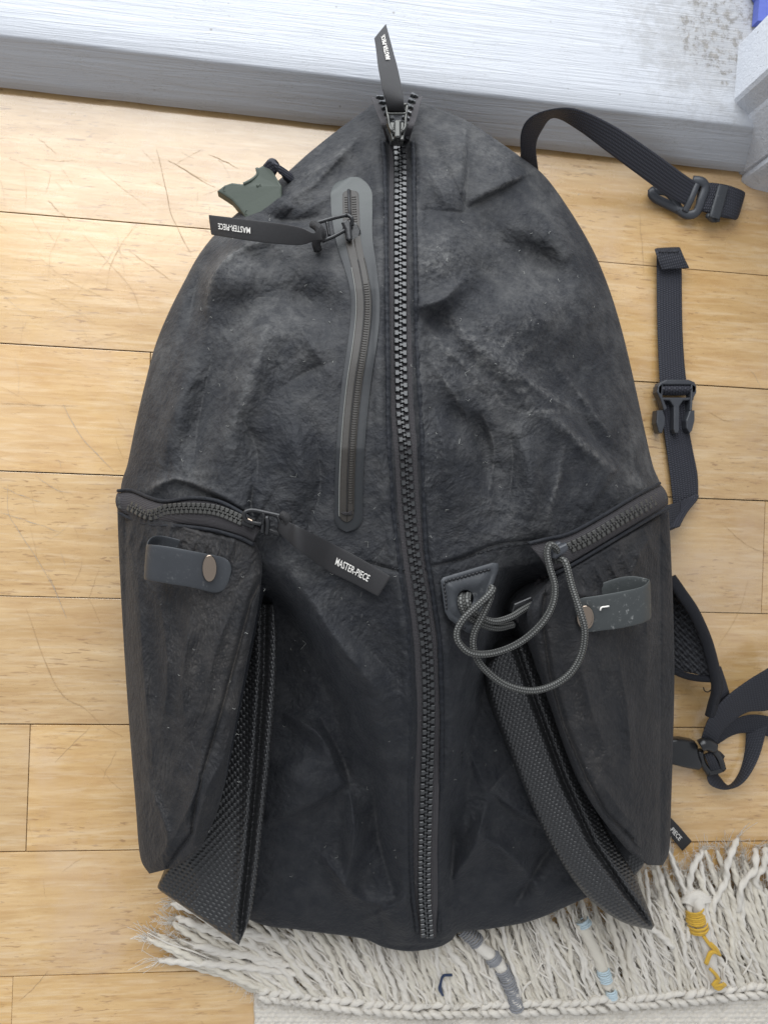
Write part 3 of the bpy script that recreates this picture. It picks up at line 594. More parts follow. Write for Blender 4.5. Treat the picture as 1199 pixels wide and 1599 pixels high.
wa = body.data.attributes.new('wear', 'FLOAT', 'POINT'); wa.data.foreach_set('value', np.concatenate([wearmap(U, Vv).ravel(), np.zeros(6 * NA)]).astype(np.float32))

# ------------------------------------------------------------------ side pockets
def edge_round(S, T, w0, w1, t0, t1, r):
    def q(x, w): x = np.clip(x / w, 0, 1); return 1 - np.sqrt(np.clip(1 - (1 - x) ** 2, 0, 1))
    return r * (q(S, w0) + q(1 - S, w1) + 0.7 * q(T, t0) + 0.7 * q(1 - T, t1))
LP_L = [(183, 792), (185, 850), (190, 950), (196, 1050), (203, 1150), (212, 1260), (216, 1315), (221, 1345), (233, 1364)]
LP_R = [(399, 846), (409, 880), (402, 950), (386, 1030), (371, 1110), (360, 1170), (347, 1240), (330, 1290), (308, 1328), (276, 1353)]
def zlp(S, T, u, v, fine=True):
    base = zb0(np.clip(u, 196, 1100), np.full_like(u, 800.0)) * (1 - 0.20 * T) + 0.008 + 0.016 * T * S + 0.009 * np.sin(np.pi * S) ** 0.8 * np.sin(np.pi * np.clip(T, 0.03, 0.97)) ** 0.6
    z = base - edge_round(S, T, 0.14, 0.13, 0.02, 0.06, 0.009)
    # piping seam running down the inner edge
    d, s, a_ = pd(u, v, [(408, 905), (392, 935), (372, 1010), (348, 1100), (325, 1180), (306, 1250), (300, 1300), (262, 1352)])
    z = z - 0.0035 * np.exp(-(d / 3.5) ** 2) + 0.0016 * np.exp(-((d - 10) / 8) ** 2) * (s > 0)
    if fine:
        z = z + wr(u * 1.15 + 300, v * 0.6) * 1.9 + ridge(u, v, [(200, 800), (212, 950), (226, 1120), (238, 1300)], 0.004, 10)
        for p in ([(250, 930), (262, 1050), (250, 1150)], [(300, 940), (285, 1060), (290, 1140)], [(370, 930), (335, 1020), (318, 1110)], [(215, 900), (225, 1050), (240, 1200)], [(330, 1180), (300, 1250), (260, 1330)], [(240, 1240), (262, 1310), (240, 1350)], [(345, 1190), (320, 1240), (300, 1330)]):
            z = z + ridge(u, v, p, 0.0060, 10)
        for k in range(9):
            x = 208 + k * 20; z = z + ridge(u, v, [(x, 815 + k * 2), (x - 6, 840 + k * 2), (x - 16, 868 + k * 2)], 0.0024, 4.5)
    return z
pockL = slab('left_pocket', LP_L, LP_R, 190, 420, zlp, m_pocket, pack, 0.03); pockL.name = 'side_pocket'
RP_R = [(1043, 796), (1046, 850), (1050, 950), (1052, 1050), (1050, 1150), (1047, 1250), (1044, 1325), (1034, 1351)]
RP_L = [(856, 906), (822, 955), (836, 1012), (851, 1062), (868, 1112), (890, 1180), (920, 1250), (958, 1302), (982, 1330), (1010, 1350)]
def zrp(S, T, u, v, fine=True):
    base = zb0(np.clip(u, 200, 1030), np.full_like(u, 800.0)) * (1 - 0.20 * T) + 0.008 + 0.014 * T * (1 - S) + 0.009 * np.sin(np.pi * S) ** 0.8 * np.sin(np.pi * np.clip(T, 0.03, 0.97)) ** 0.6
    z = base - edge_round(S, T, 0.12, 0.12, 0.02, 0.06, 0.009)
    d, s, a_ = pd(u, v, [(850, 930), (846, 965), (858, 1050), (880, 1130), (915, 1215), (945, 1268), (985, 1310)])
    z = z - 0.0035 * np.exp(-(d / 3.5) ** 2) + 0.0016 * np.exp(-((d - 9) / 8) ** 2) * (s < 0)
    if fine:
        z = z + wr(u * 0.9 + 700, v * 0.7 + 50) * 1.9 + ridge(u, v, [(1030, 820), (1034, 980), (1030, 1150), (1018, 1320)], 0.004, 10)
        for p in ([(900, 1000), (920, 1100), (950, 1180)], [(1000, 900), (1010, 1000), (1005, 1100)], [(930, 1210), (965, 1260), (990, 1290)], [(960, 1000), (980, 1120), (985, 1230)], [(1020, 830), (1000, 860), (985, 900)], [(880, 900), (900, 925), (940, 935)]):
            z = z + ridge(u, v, p, 0.0058, 10)
        for k in range(7):
            x = 905 + k * 20; z = z + ridge(u, v, [(x, 882 - k * 11), (x + 8, 905 - k * 11), (x + 22, 935 - k * 11)], 0.0026, 5.5)
    return z
pockR = slab('side_pocket', RP_L, RP_R, 170, 420, zrp, m_pocket, pack, 0.03)
def weave(u, v, du, dv, A):
    a = v / dv; b = u / du + 0.5 * np.floor(a); return A * (np.abs(np.sin(np.pi * a)) ** 0.7) * (np.abs(np.sin(np.pi * b)) ** 0.6)
# ballistic gussets, folded outward
GL_L = [(404, 942), (384, 1000), (352, 1150), (318, 1260), (268, 1345), (247, 1380), (249, 1390)]
GL_R = [(427, 944), (432, 1000), (430, 1080), (422, 1180), (411, 1280), (401, 1370), (390, 1432), (373, 1475)]
GLC = [(414, 945), (412, 1050), (402, 1200), (389, 1340), (374, 1468)]
def zgl(S, T, u, v):
    d, s, a_ = pd(u, v, GLC)
    z = 0.104 - 0.034 * T ** 1.5 + 0.018 * S * (1 - 0.3 * T) - 0.006 * np.exp(-(d / 5) ** 2) + 0.003 * np.exp(-((d - 11) / 8) ** 2)
    z = z - edge_round(S, T, 0.04, 0.10, 0.02, 0.03, 0.006) - 0.012 * np.clip(1 - np.hypot(u - 250, v - 1388) / 60, 0, 1)
    ang = 0.22; x = u * math.cos(ang) + v * math.sin(ang) ; y = -u * math.sin(ang) + v * math.cos(ang)
    w1 = weave(u, v + (400 - u) * 0.35, 9.0, 6.2, 0.0015)
    w2 = weave(u + 0.06 * v, v - (u - 400) * 0.5, 8.0, 6.8, 0.0015)
    return z + np.where(s > 0, w1, w2)
gusL = slab('mesh_gusset', GL_L, GL_R, 150, 420, zgl, m_gus, pack, 0.028, inset=0.5)
GR_L = [(755, 1042), (766, 1095), (792, 1165), (830, 1260), (872, 1342), (918, 1402), (968, 1438), (1016, 1452)]
GR_R = [(806, 996), (838, 1010), (856, 1062), (880, 1130), (908, 1210), (946, 1295), (990, 1368), (1021, 1444)]
GRC = [(800, 998), (832, 1090), (880, 1220), (925, 1318), (975, 1392), (1017, 1448)]
def zgr(S, T, u, v):
    d, s, a_ = pd(u, v, GRC)
    z = 0.108 - 0.044 * T ** 1.3 + 0.010 * np.sin(np.pi * S) - 0.005 * np.exp(-(d / 4) ** 2) + 0.003 * np.exp(-((d - 10) / 8) ** 2)
    z = z - edge_round(S, T, 0.10, 0.06, 0.02, 0.03, 0.006)
    return z + np.where(s > 0, weave(u * 0.94 - v * 0.34, v * 0.94 + u * 0.34, 7.2, 5.4, 0.0013), weave(u * 0.9 - v * 0.43, v * 0.9 + u * 0.43, 6.8, 5.8, 0.0014))
gusR = slab('mesh_gusset', GR_L, GR_R, 150, 460, zgr, m_gus, pack, 0.028, inset=0.5)
def zg2(S, T, u, v): return 0.062 - 0.012 * T + weave(u * 0.9 - v * 0.43, v * 0.9 + u * 0.43, 6.0, 5.2, 0.0009) - edge_round(S, T, .05, .05, .05, .08, 0.003)
slab('gusset_fold', [(880, 1180), (915, 1270), (950, 1345), (969, 1391)], [(935, 1180), (980, 1270), (1008, 1330), (1003, 1352)], 70, 150, zg2, m_gus, pack, 0.03, inset=0.4)

# ------------------------------------------------------------------ main zip
def surf(pts, dz=0.0, fn=None):
    a = np.array(pts, float); z = (fn or zbody)(a[:, 0], a[:, 1]) if fn is None else fn(a[:, 0], a[:, 1])
    return np.column_stack([a[:, :2], z + dz])
zv = np.concatenate([np.linspace(222, 1462, 150)])
TL = np.interp(zv, [215, 260, 540, 640, 700, 780, 860, 920, 1000, 1130, 1230, 1330, 1400, 1465], [600, 604, 608, 608, 610, 615, 623, 631, 641, 643, 642, 644, 647, 656])
TR = np.interp(zv, [215, 260, 540, 640, 700, 780, 860, 920, 1000, 1130, 1230, 1330, 1400, 1465], [640, 642, 647, 653, 656, 658, 661, 671, 683, 687, 685, 682, 683, 680])
zc = zipu(zv); zz = zbody(zc, zv, False) + 0.0010
mainzip = Band(np.column_stack([TL, zv, zz - 0.0006]), np.column_stack([zc + 0.3, zv, zz]), 240).build('main_zipper', m_tape, pack, 0.0010)
Band(np.column_stack([zc - 0.3, zv, zz]), np.column_stack([TR, zv, zz - 0.0006]), 240).build('zipper_tape', m_tape, mainzip, 0.0010)
# folded cloth lips with a dark seam beside the tape
for s_, Tn in ((-1, TL), (1, TR)):
    u0 = Tn + s_ * 1.0; lipz = zbody(Tn + s_ * 8, zv, False)
    q = np.column_stack([u0 + s_ * (2.5 + 1.2 * perlin(zv / 14, zv * 0 + 3.1 + s_)), zv, lipz - 0.0002])
    tube('seam_lip', q[::2], 0.0016 * (1 + .16 * np.sin(np.linspace(0, 2 * np.pi * 95, 420)) + .2 * perlin(np.linspace(0, 40, 420), np.full(420, 1.7))), m_trim, pack, 420, 8)
tp = np.array([(10.0, -4.2), (4.3, -4.2), (3.3, -1.4), (1.2, -1.6), (-0.2, -2.6), (-2.0, -2.2), (-2.0, 2.2), (-0.2, 2.6), (1.2, 1.6), (3.3, 1.4), (4.3, 4.2), (10.0, 4.2)])
def tooth_mesh(name, mat, hgt=4.4, k=1.0):
    n = len(tp); c = tp.mean(0); t2 = c + (tp - c) * 0.84
    V = np.vstack([np.column_stack([tp, np.full(n, -1.0)]), np.column_stack([tp, np.full(n, hgt * .72)]), np.column_stack([t2, np.full(n, hgt)])]) * k
    f = [list(range(2 * n, 3 * n))]
    for l in range(2):
        for i in range(n): j = (i + 1) % n; f.append([l * n + i, l * n + j, (l + 1) * n + j, (l + 1) * n + i])
    me = bpy.data.meshes.new(name); me.from_pydata(V.tolist(), [], f); me.materials.append(mat); me.update(); return me, V, f
tooth_me, tV, tF = tooth_mesh('tooth', m_tooth)
def place(pt, tg, side, px, up=(0, 0, 1)):
    t = Vector(tg).normalized(); u = Vector(up); x = t.cross(u).normalized() * side; u2 = x.cross(t).normalized() if side > 0 else t.cross(x).normalized()
    if u2.z < 0: u2 = -u2
    y = u2.cross(x)
    m3 = Matrix((x, y, u2)).transposed() * px
    return Matrix.Translation(Vector(pt)) @ m3.to_4x4()
path = P(zc, zv, zz + 0.0008); Lz = np.concatenate([[0], np.cumsum(np.linalg.norm(np.diff(path, axis=0), axis=1))])
nt = int(1232 / 10.7)
for k in range(2 * nt):
    s_ = (k + .5) / (2 * nt) * Lz[-1]; p = [np.interp(s_, Lz, path[:, i]) for i in range(3)]; q = [np.interp(min(s_ + .003, Lz[-1]), Lz, path[:, i]) for i in range(3)]; q0 = [np.interp(max(s_ - .003, 0), Lz, path[:, i]) for i in range(3)]
    o = link('tooth', tooth_me, mainzip); o.matrix_basis = place(p, np.array(q0) - np.array(q), 1 if k % 2 else -1, (CAMZ - p[2]) / F)
# open end at the top of the bag
for s_, pts in ((-1, [(617, 222), (611, 200), (604, 182), (596, 165), (590, 154)]), (1, [(624, 222), (629, 203), (635, 186), (642, 166), (648, 153)])):
    p = np.array(pts, float); nrm = np.array([[s_ * 15, -3]] * 5) * np.array([[.95], [1], [1], [.9], [.75]])
    zt = np.array([zbody(p[0, 0], p[0, 1], False) + .001, 0.102, 0.097, 0.090, 0.078])
    Band(np.column_stack([p, zt]), np.column_stack([p + nrm, zt - .001]), 40).build('zipper_tape', m_tape, mainzip, 0.001)
    d = spl(np.column_stack([p + nrm * .12, zt + .001]), 9)
    w = PP(d)
    for i in range(1, 9):
        o = link('tooth', tooth_me, mainzip); o.matrix_basis = place(w[i], w[i - 1] - w[min(i + 1, 8)], -s_ * -1, (CAMZ - w[i][2]) / F)

# ------------------------------------------------------------------ lettering
tc = bpy.data.curves.new('lettering', 'FONT'); tc.body = 'MASTER-PIECE'; tc.resolution_u = 2; tc.offset = 0.012
to = bpy.data.objects.new('lettering', tc); COL.objects.link(to); dg = bpy.context.evaluated_depsgraph_get()
tme = bpy.data.meshes.new_from_object(to.evaluated_get(dg)); bpy.data.objects.remove(to)
TV = np.array([v.co[:2] for v in tme.vertices]); TFc = [list(p.vertices) for p in tme.polygons]; bpy.data.meshes.remove(tme)
TV = (TV - TV.min(0)) / (TV.max(0) - TV.min(0))
def letter(band, parent, a0, a1, s0, s1, h=0.0008):
    V = band.at(a0 + (a1 - a0) * TV[:, 0], s0 + (s1 - s0) * TV[:, 1], h); return mk('lettering', V, [list(f) for f in TFc], m_txt, parent, smooth=False)
def bar(j, pts, r, n=10, sides=8, flat=1.0):
    V, f, uv = tube_geo(spl(PP(pts), n), r, sides, flat=flat); j.add(V, f, uv)
# ------------------------------------------------------------------ top slider + label
z0 = 0.104
sl = Join()
V, f = plate_geo([(603, 192), (609, 188), (632, 188), (638, 192), (632, 207), (630, 219), (611, 219), (609, 207)], 0.099, z0 + .004, .0012); sl.add(V, f)
V, f = plate_geo(rpoly(621, 200, 11, 30, 0, 4), z0, z0 + .0085, .0016); sl.add(V, f)
slider = sl.build('zip_slider', m_metal, pack, False)
pj = Join()
zq = z0 + .0055
bar(pj, [(613, 205, zq + .001), (608, 198, zq), (605, 180, zq), (603, 165, zq - .002)], .0011); bar(pj, [(627, 205, zq + .001), (632, 198, zq), (633, 180, zq), (635, 163, zq - .002)], .0011)
bar(pj, [(605, 177, zq), (634, 177, zq)], .0010); bar(pj, [(603, 165, zq - .002), (635, 163, zq - .002)], .0012); bar(pj, [(613, 205, zq + .001), (620, 207, zq + .001), (627, 205, zq + .001)], .0011)
pj.build('pull_frame', m_metal, slider)
lb = Band([(606, 176, z0 + .003), (603, 163, z0 + .010), (597, 140, z0 + .014), (590, 105, z0 + .012), (587, 80, z0 + .006), (584, 59, z0 + .000)],
          [(632, 176, z0 + .003), (630, 160, z0 + .011), (627, 138, z0 + .010), (620, 105, z0 + .004), (612, 75, z0 - .004), (602, 37, z0 - .016)], 60)
lbo = lb.build('pull_label', m_lab, slider, .0009)
letter(lb, slider, .56, .90, .66, .40, .0012)
# ------------------------------------------------------------------ welded zip pocket
WP = [(547, 285), (547, 330), (551, 375), (561, 420), (567, 460), (567, 495), (562, 540), (553, 600), (546, 670), (542, 740), (541, 790), (541, 830)]
def off_path(path, n, l, r, cap0=0, cap1=0):
    p = spl(path, n); tg = np.gradient(p, axis=0); tg /= np.linalg.norm(tg, axis=1)[:, None]; nr = np.stack([tg[:, 1], -tg[:, 0]], 1)   # points to screen right when heading down
    s = np.linspace(0, 1, n); L = np.linalg.norm(np.diff(p, axis=0), axis=1).sum(); x = s * L
    k = np.ones(n)
    if cap0: k *= np.sqrt(np.clip(1 - np.clip(1 - x / cap0, 0, 1) ** 2, 0.0009, 1))
    if cap1: k *= np.sqrt(np.clip(1 - np.clip(1 - (L - x) / cap1, 0, 1) ** 2, 0.0009, 1))
    lw = np.interp(s, *l) if isinstance(l, tuple) else l; rw = np.interp(s, *r) if isinstance(r, tuple) else r
    return p, p - nr * (lw * k)[:, None], p + nr * (rw * k)[:, None]
def film(name, path, n, nx, l, r, dz, mat, parent, cap0, cap1, edge=0.0004, flat=True):
    p, A, B = off_path(path, n, l, r, cap0, cap1); s = np.linspace(0, 1, nx)[None]
    u = A[:, :1] * (1 - s) + B[:, :1] * s; v = A[:, 1:] * (1 - s) + B[:, 1:] * s
    z = zbody(u, v, False) + dz - edge * (np.abs(2 * s - 1) ** 10)
    V = P(u, v, z).reshape(-1, 3); uv = np.stack([np.broadcast_to(s, u.shape) * .012, np.broadcast_to(np.linspace(0, .22, n)[:, None], u.shape)], -1).reshape(-1, 2)
    return mk(name, V, gridfaces(n, nx), mat, parent, uv=uv), A, B
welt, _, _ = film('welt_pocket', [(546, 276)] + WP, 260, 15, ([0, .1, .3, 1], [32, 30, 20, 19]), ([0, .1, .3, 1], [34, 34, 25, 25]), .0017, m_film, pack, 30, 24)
f1, A1, B1 = film('zip_flap', [(546, 296), (548, 340)] + WP[2:-1] + [(541, 815)], 240, 9, ([0, .08, .2, 1], [12, 13, 12, 12]), 0.6, .0026, m_flap, welt, 8, 14)
f2, A2, B2 = film('zip_flap', [(546, 296), (548, 340)] + WP[2:-1] + [(541, 815)], 240, 9, -0.6, ([0, .08, .2, 1], [13, 13, 11, 11]), .0026, m_flap, welt, 8, 14)
def edge_tube(name, A, r, mat, par, dz, n=220):
    q = np.column_stack([A, zbody(A[:, 0], A[:, 1], False) + dz]); V, f, uv = tube_geo(PP(q), r, 6); return mk(name, V, f, mat, par, uv=uv)
edge_tube('flap_edge', A1[55:-4], .00035, m_line, welt, .0026); edge_tube('flap_edge', B2[50:-8], .00028, m_flap, welt, .0027); edge_tube('flap_edge', B1[50:-8], .00025, m_thread, welt, .0028)
edge_tube('slot', np.array([(544, 296), (544.5, 310), (545, 325), (546, 338)], float), .0011, m_thread, welt, .0024)
# ribs of the covered coil
rj = Join()
pc = spl([(546, 296), (548, 340)] + WP[2:-1], 260)
for i in list(range(6, 40, 2)) + list(range(78, 258, 2)):
    t = pc[min(i + 1, 259)] - pc[i - 1]; t /= np.linalg.norm(t); nn = np.array([t[1], -t[0]])
    for sd in ((-1, 1) if i < 40 else (1,)):
        q = [pc[i] + nn * sd * k for k in (2.2, 5.5, 9.0)]
        V, f, uv = tube_geo(PP([(x, y, float(zbody(np.array(x), np.array(y), False)) + .0026) for x, y in q]), .00038, 5); rj.add(V, f, uv)
tag(rj.build('coil_ribs', m_flap, welt), kind='stuff')
# bar tack at its foot
bt = Join(); zt = float(zbody(np.array(541.), np.array(806.), False)) + .0032
for i in range(9): bar(bt, [(532 + i * 1.2, 799 + (i % 3), zt), (538 + i * 1.6, 803 - (i % 2) * 2, zt + .0005), (549 - i * .5, 797 + i * .8, zt)], .0004, 6, 5)
bt.build('bar_tack', m_tape, welt)
# its slider, pull frame and label
z1 = float(zbody(np.array(545.), np.array(355.), False)) + .003
sl = Join()
V, f = plate_geo([(535, 352), (542, 343), (550, 344), (558, 349), (563, 359), (560, 378), (545, 383), (540, 368)], z1 - .002, z1 + .004, .001); sl.add(V, f)
V, f = plate_geo([(533, 346), (541, 340), (548, 346), (550, 372), (545, 376), (540, 372), (538, 358)], z1 + .004, z1 + .0085, .0015); sl.add(V, f)
slider2 = sl.build('zip_slider', m_plb, pack, False)
pj = Join(); zq = z1 + .0075
bar(pj, [(493, 348, zq), (520, 340, zq), (542, 335, zq)], .0013); bar(pj, [(502, 376, zq), (520, 369, zq), (538, 359, zq)], .0013); bar(pj, [(510, 346, zq), (514, 368, zq)], .0011); bar(pj, [(494, 348, zq), (503, 376, zq)], .0013); bar(pj, [(542, 335, zq), (549, 341, zq + .0005), (549, 352, zq - .001)], .0013)
pj.build('pull_frame', m_plb, slider2)
zl = lambda x: zq + .004
lb = Band([(326, 335, .102), (360, 339, .112), (400, 344, .119), (440, 349, .123), (470, 355, .126), (490, 363, .129), (500, 352, .132)],
          [(330, 366, .100), (360, 371, .109), (400, 377, .115), (440, 381, .118), (470, 382, .121), (490, 376, .126), (503, 374, .130)], 70)
lbo = lb.build('pull_label', m_lab, slider2, .0007)
letter(lb, slider2, .395, .10, .36, .66, .0012)
kb = Join(); bar(kb, [(488, 349, zq), (497, 356, zq + .003), (499, 366, zq + .003), (493, 378, zq), (496, 390, zq - .004)], .0030, 12, 8); bar(kb, [(492, 350, zq), (503, 362, zq + .002), (500, 377, zq)], .0026, 10, 8)
kb.build('label_knot', m_lab, slider2)

# ------------------------------------------------------------------ pocket zips
def pocket_zip(name, up, lo_, teeth, zf, pitch, mat_t, tk):
    A = np.column_stack([np.array(up, float), [zf(*p) - .001 for p in up]]); B = np.column_stack([np.array(lo_, float), [zf(*p) - .001 for p in lo_]])
    b = Band(A, B, 90); o = b.build(name, m_tape, pack, .0012, 9, crown=.002)
    c = spl(teeth, 400); L = np.linalg.norm(np.diff(c, axis=0), axis=1).sum(); n = int(L / pitch) * 2; c = spl(teeth, n + 2)
    w = P(c[:, 0], c[:, 1], np.array([zf(*p) for p in c]) + .0018); j = Join()
    for i in range(1, n + 1):
        m = place(w[i], w[i - 1] - w[i + 1], 1 if i % 2 else -1, (CAMZ - w[i][2]) / F * tk)
        V = np.array([m @ Vector(v) for v in tV]); j.add(V, tF)
    tag(j.build('teeth', mat_t, o, False), kind='stuff'); return o, b
def zfl(u, v): return float(zb0(np.array(max(u, 197.)), np.array(800.))) + .010
def zfr(u, v): return float(zb0(np.array(min(u, 1029.)), np.array(800.))) + .010
zl_up = [(184, 769), (205, 768), (235, 780), (260, 785), (300, 780), (340, 785), (375, 802), (408, 824)]
zl_lo = [(186, 797), (205, 806), (235, 815), (280, 817), (330, 823), (370, 834), (385, 840), (396, 846)]
zipL, bzL = pocket_zip('pocket_zipper', zl_up, zl_lo, [(183, 784), (205, 790), (232, 803), (246, 801), (262, 795), (300, 793), (340, 797), (380, 813)], zfl, 7.2, m_tooth2, .82)
zr_up = [(826, 851), (850, 845), (890, 835), (940, 808), (990, 778), (1030, 757)]
zr_lo = [(856, 893), (870, 888), (900, 872), (950, 842), (1000, 812), (1041, 788)]
zipR, bzR = pocket_zip('pocket_zipper', zr_up, zr_lo, [(884, 857), (925, 837), (965, 812), (1000, 792), (1036, 770)], zfr, 8.4, m_tooth2, .92)
# cloth lip above each
def lip(pts, zf, dz, r=.0012): tube('seam_lip', [(a_, b_, zf(a_, b_) + dz) for a_, b_ in pts], r, m_trim, pack, 60, 8)
lip([(a_, b_ - 3) for a_, b_ in zl_up], zfl, .0005); lip([(a_, b_ + 4) for a_, b_ in zl_lo], zfl, .001); lip([(a_ - 1, b_ - 3) for a_, b_ in zr_up], zfr, .0005); lip([(a_ + 2, b_ + 4) for a_, b_ in zr_lo], zfr, .001)
# stitched seam dashes
sj = Join()
for path_, fn in (([(577, 878), (600, 884), (632, 890)], None), ([(662, 888), (720, 873), (770, 857), (845, 845)], None)):
    q = spl(path_, 40)
    for i in range(0, 38, 3):
        z = zbody(q[i:i + 3, 0], q[i:i + 3, 1], False) + .0012; V, f, uv = tube_geo(PP(np.column_stack([q[i:i + 3], z])), .0005, 5); sj.add(V, f, uv)
tag(sj.build('seam_stitches', m_thread, pack), kind='stuff')

# left pocket slider and label
z2 = zfl(400, 815) + .004
sl = Join()
V, f = plate_geo(rpoly(388, 814, 22, 17, 18, 4), z2 - .004, z2 + .004, .0012); sl.add(V, f)
V, f = plate_geo(rpoly(424, 829, 30, 8, 20, 3), z2 - .008, z2 - .001, .0012); sl.add(V, f)
V, f = plate_geo(rpoly(411, 820, 7, 26, 10, 3), z2 - .006, z2 + .007, .0012); sl.add(V, f)
slider3 = sl.build('zip_slider', m_plb, pack, False)
pj = Join(); zq = z2 + .008
bar(pj, [(446, 807, zq), (415, 800, zq), (392, 796, zq), (381, 801, zq), (383, 811, zq - .001), (392, 815, zq - .002), (410, 818, zq - .003)], .0013, 30); bar(pj, [(410, 800, zq), (412, 806, zq), (410, 818, zq - .002)], .001); bar(pj, [(433, 804, zq), (438, 816, zq), (444, 826, zq - .002)], .0012); bar(pj, [(416, 806, zq + .001), (418, 818, zq + .001), (416, 834, zq - .002)], .0014)
pj.build('pull_frame', m_plb, slider3)
bj = Join(); bar(bj, [(385, 811, z2 + .006), (394, 815, z2 + .006)], .0018, 6, 6, .6); bj.build('slider_tip', m_snap, slider3)
zb = lambda u, v, d: float(zbody(np.array(float(u)), np.array(float(v)), False)) + d
lb = Band([(437, 806, z2 + .008), (452, 815, z2 + .013), (470, 824, z2 + .018), (520, 849, .154), (565, 873, .154), (610, 900, .156)],
          [(433, 830, z2 + .006), (448, 843, z2 + .011), (470, 862, z2 + .016), (510, 890, .151), (550, 910, .150), (590, 931, .153)], 70)
lb.build('pull_label', m_lab, slider3, .0007, crown=.0004)
letter(lb, slider3, .60, .875, .64, .36, .0019)
kb = Join(); bar(kb, [(440, 803, z2 + .009), (447, 808, z2 + .011), (449, 816, z2 + .010), (440, 815, z2 + .006)], .0026, 10, 8); kb.build('label_knot', m_lab, slider3)
# frayed tape end and stub of piping under the left slider
fj = Join()
for i in range(150):
    t = random.random(); u = 402 + 8 * t + random.gauss(0, 2.5); v = 850 + 40 * t; z = .122 - .004 * t
    bar(fj, [(u, v, z), (u + random.uniform(-2, 6), v + random.uniform(-4, 4), z + .002), (u + random.uniform(-1, 5), v + random.uniform(-5, 5), z + .001)], .00028, 4, 4)
tag(fj.build('frayed_tape', m_tape, pack), kind='stuff')
Band([(399, 886, .116), (396, 898, .115), (392, 906, .114)], [(424, 892, .112), (420, 905, .112), (416, 914, .111)], 14).build('tape_end', m_tape, pack, .004)
tube('piping', [(407, 908, .113), (400, 935, .113), (390, 980, .112), (378, 1040, .111), (366, 1100, .109), (354, 1160, .107), (338, 1230, .104), (318, 1285, .100)], np.linspace(.0040, .0046, 80), m_trim, pack, 80, 12, flat=.8)
tube('piping', [(826, 955, .112), (840, 1010, .113), (856, 1062, .113), (874, 1112, .112), (896, 1175, .108), (926, 1240, .103), (962, 1296, .098)], .0040, m_trim, pack, 80, 12, flat=.8)
for pts in ([(846, 905, .115), (836, 925, .112), (832, 945, .108), (838, 958, .106)], [(826, 853, .118), (832, 865, .118), (848, 885, .118), (852, 902, .116)]):
    tube('tape_end', pts, .0034, m_tape, pack, 20, 8, flat=.7)

# ------------------------------------------------------------------ rubber tabs with snaps
def tab(face_top, face_bot, back_top, back_bot, mat, snap, zs, th=.0014):
    A = face_top + back_top[::-1]; B = face_bot + back_bot[::-1]
    b = Band(A, B, 80); o = b.build('rubber_tab', mat, pack, th, 9); return o
def snapcap(par, cx, cy, rx, ry, z, ang=0, tilt=(0, 0)):
    n = 28; rings = []
    for k, (rf, h) in enumerate(((1.12, -.001), (1.12, .0006), (1.0, .0011), (.9, .0006), (.7, .0010), (.4, .0013), (.02, .0014))):
        t = np.linspace(0, 2 * np.pi, n, endpoint=False); x = rx * rf * np.cos(t); y = ry * rf * np.sin(t)
        rings.append(P(cx + x, cy + y, z + h + tilt[0] * x + tilt[1] * y))
    f = gridfaces(len(rings), n, True).tolist(); f.append([(len(rings) - 1) * n + k for k in range(n)])
    mk('snap', np.vstack(rings), f, m_snap, par)
zt = zfl(300, 880)
tL = tab([(362, 888, zt + .015), (358, 877, zt + .016), (345, 869, zt + .017), (300, 860, zt + .025), (262, 853, zt + .027), (237, 850, zt + .023), (230, 849, zt + .015)],
         [(357, 908, zt + .014), (350, 920, zt + .0135), (334, 925, zt + .014), (300, 917, zt + .021), (262, 911, zt + .022), (233, 906, zt + .018), (226, 904, zt + .010)],
         [(366, 872, zt + .009), (345, 864, zt + .008), (312, 853, zt + .001), (275, 841, zt - .001), (250, 836, zt + .002), (236, 839, zt + .009)],
         [(358, 922, zt + .006), (338, 920, zt + .004), (310, 910, zt - .008), (270, 902, zt - .012), (245, 898, zt - .010), (230, 900, zt - .002)], m_rub, None, 0)
snapcap(tL, 327, 887, 10, 19, zt + .0208, tilt=(-.00008, -.00007))
zt = zfr(950, 930) + .004
tR = tab([(886, 944, zt + .012), (905, 934, zt + .015), (930, 930, zt + .018), (965, 924, zt + .020), (1000, 916, zt + .018), (1012, 906, zt + .010)],
         [(892, 988, zt + .009), (915, 987, zt + .011), (940, 984, zt + .013), (970, 980, zt + .014), (1000, 973, zt + .012), (1014, 966, zt + .005)],
         [(882, 941, zt + .008), (905, 926, zt + .008), (930, 914, zt + .005), (960, 903, zt + .003), (985, 899, zt + .002), (1008, 903, zt + .005)],
         [(886, 984, zt + .004), (912, 980, zt + .003), (940, 972, zt + .000), (965, 966, zt - .002), (990, 964, zt - .003), (1010, 964, zt - .001)], m_rubw, None, 0)
snapcap(tR, 913, 964, 12, 17, zt + .0165, tilt=(.00006, -.00008))
nick = Join(); bar(nick, [(936, 953, zt + .0185), (938, 948, zt + .0187), (944, 947, zt + .019), (950, 946, zt + .0192)], .0006, 8, 5); nick.build('scuff_mark', m_txt, tR)

tR['label'] = 'scuffed grey rubber loop with a pale nick'
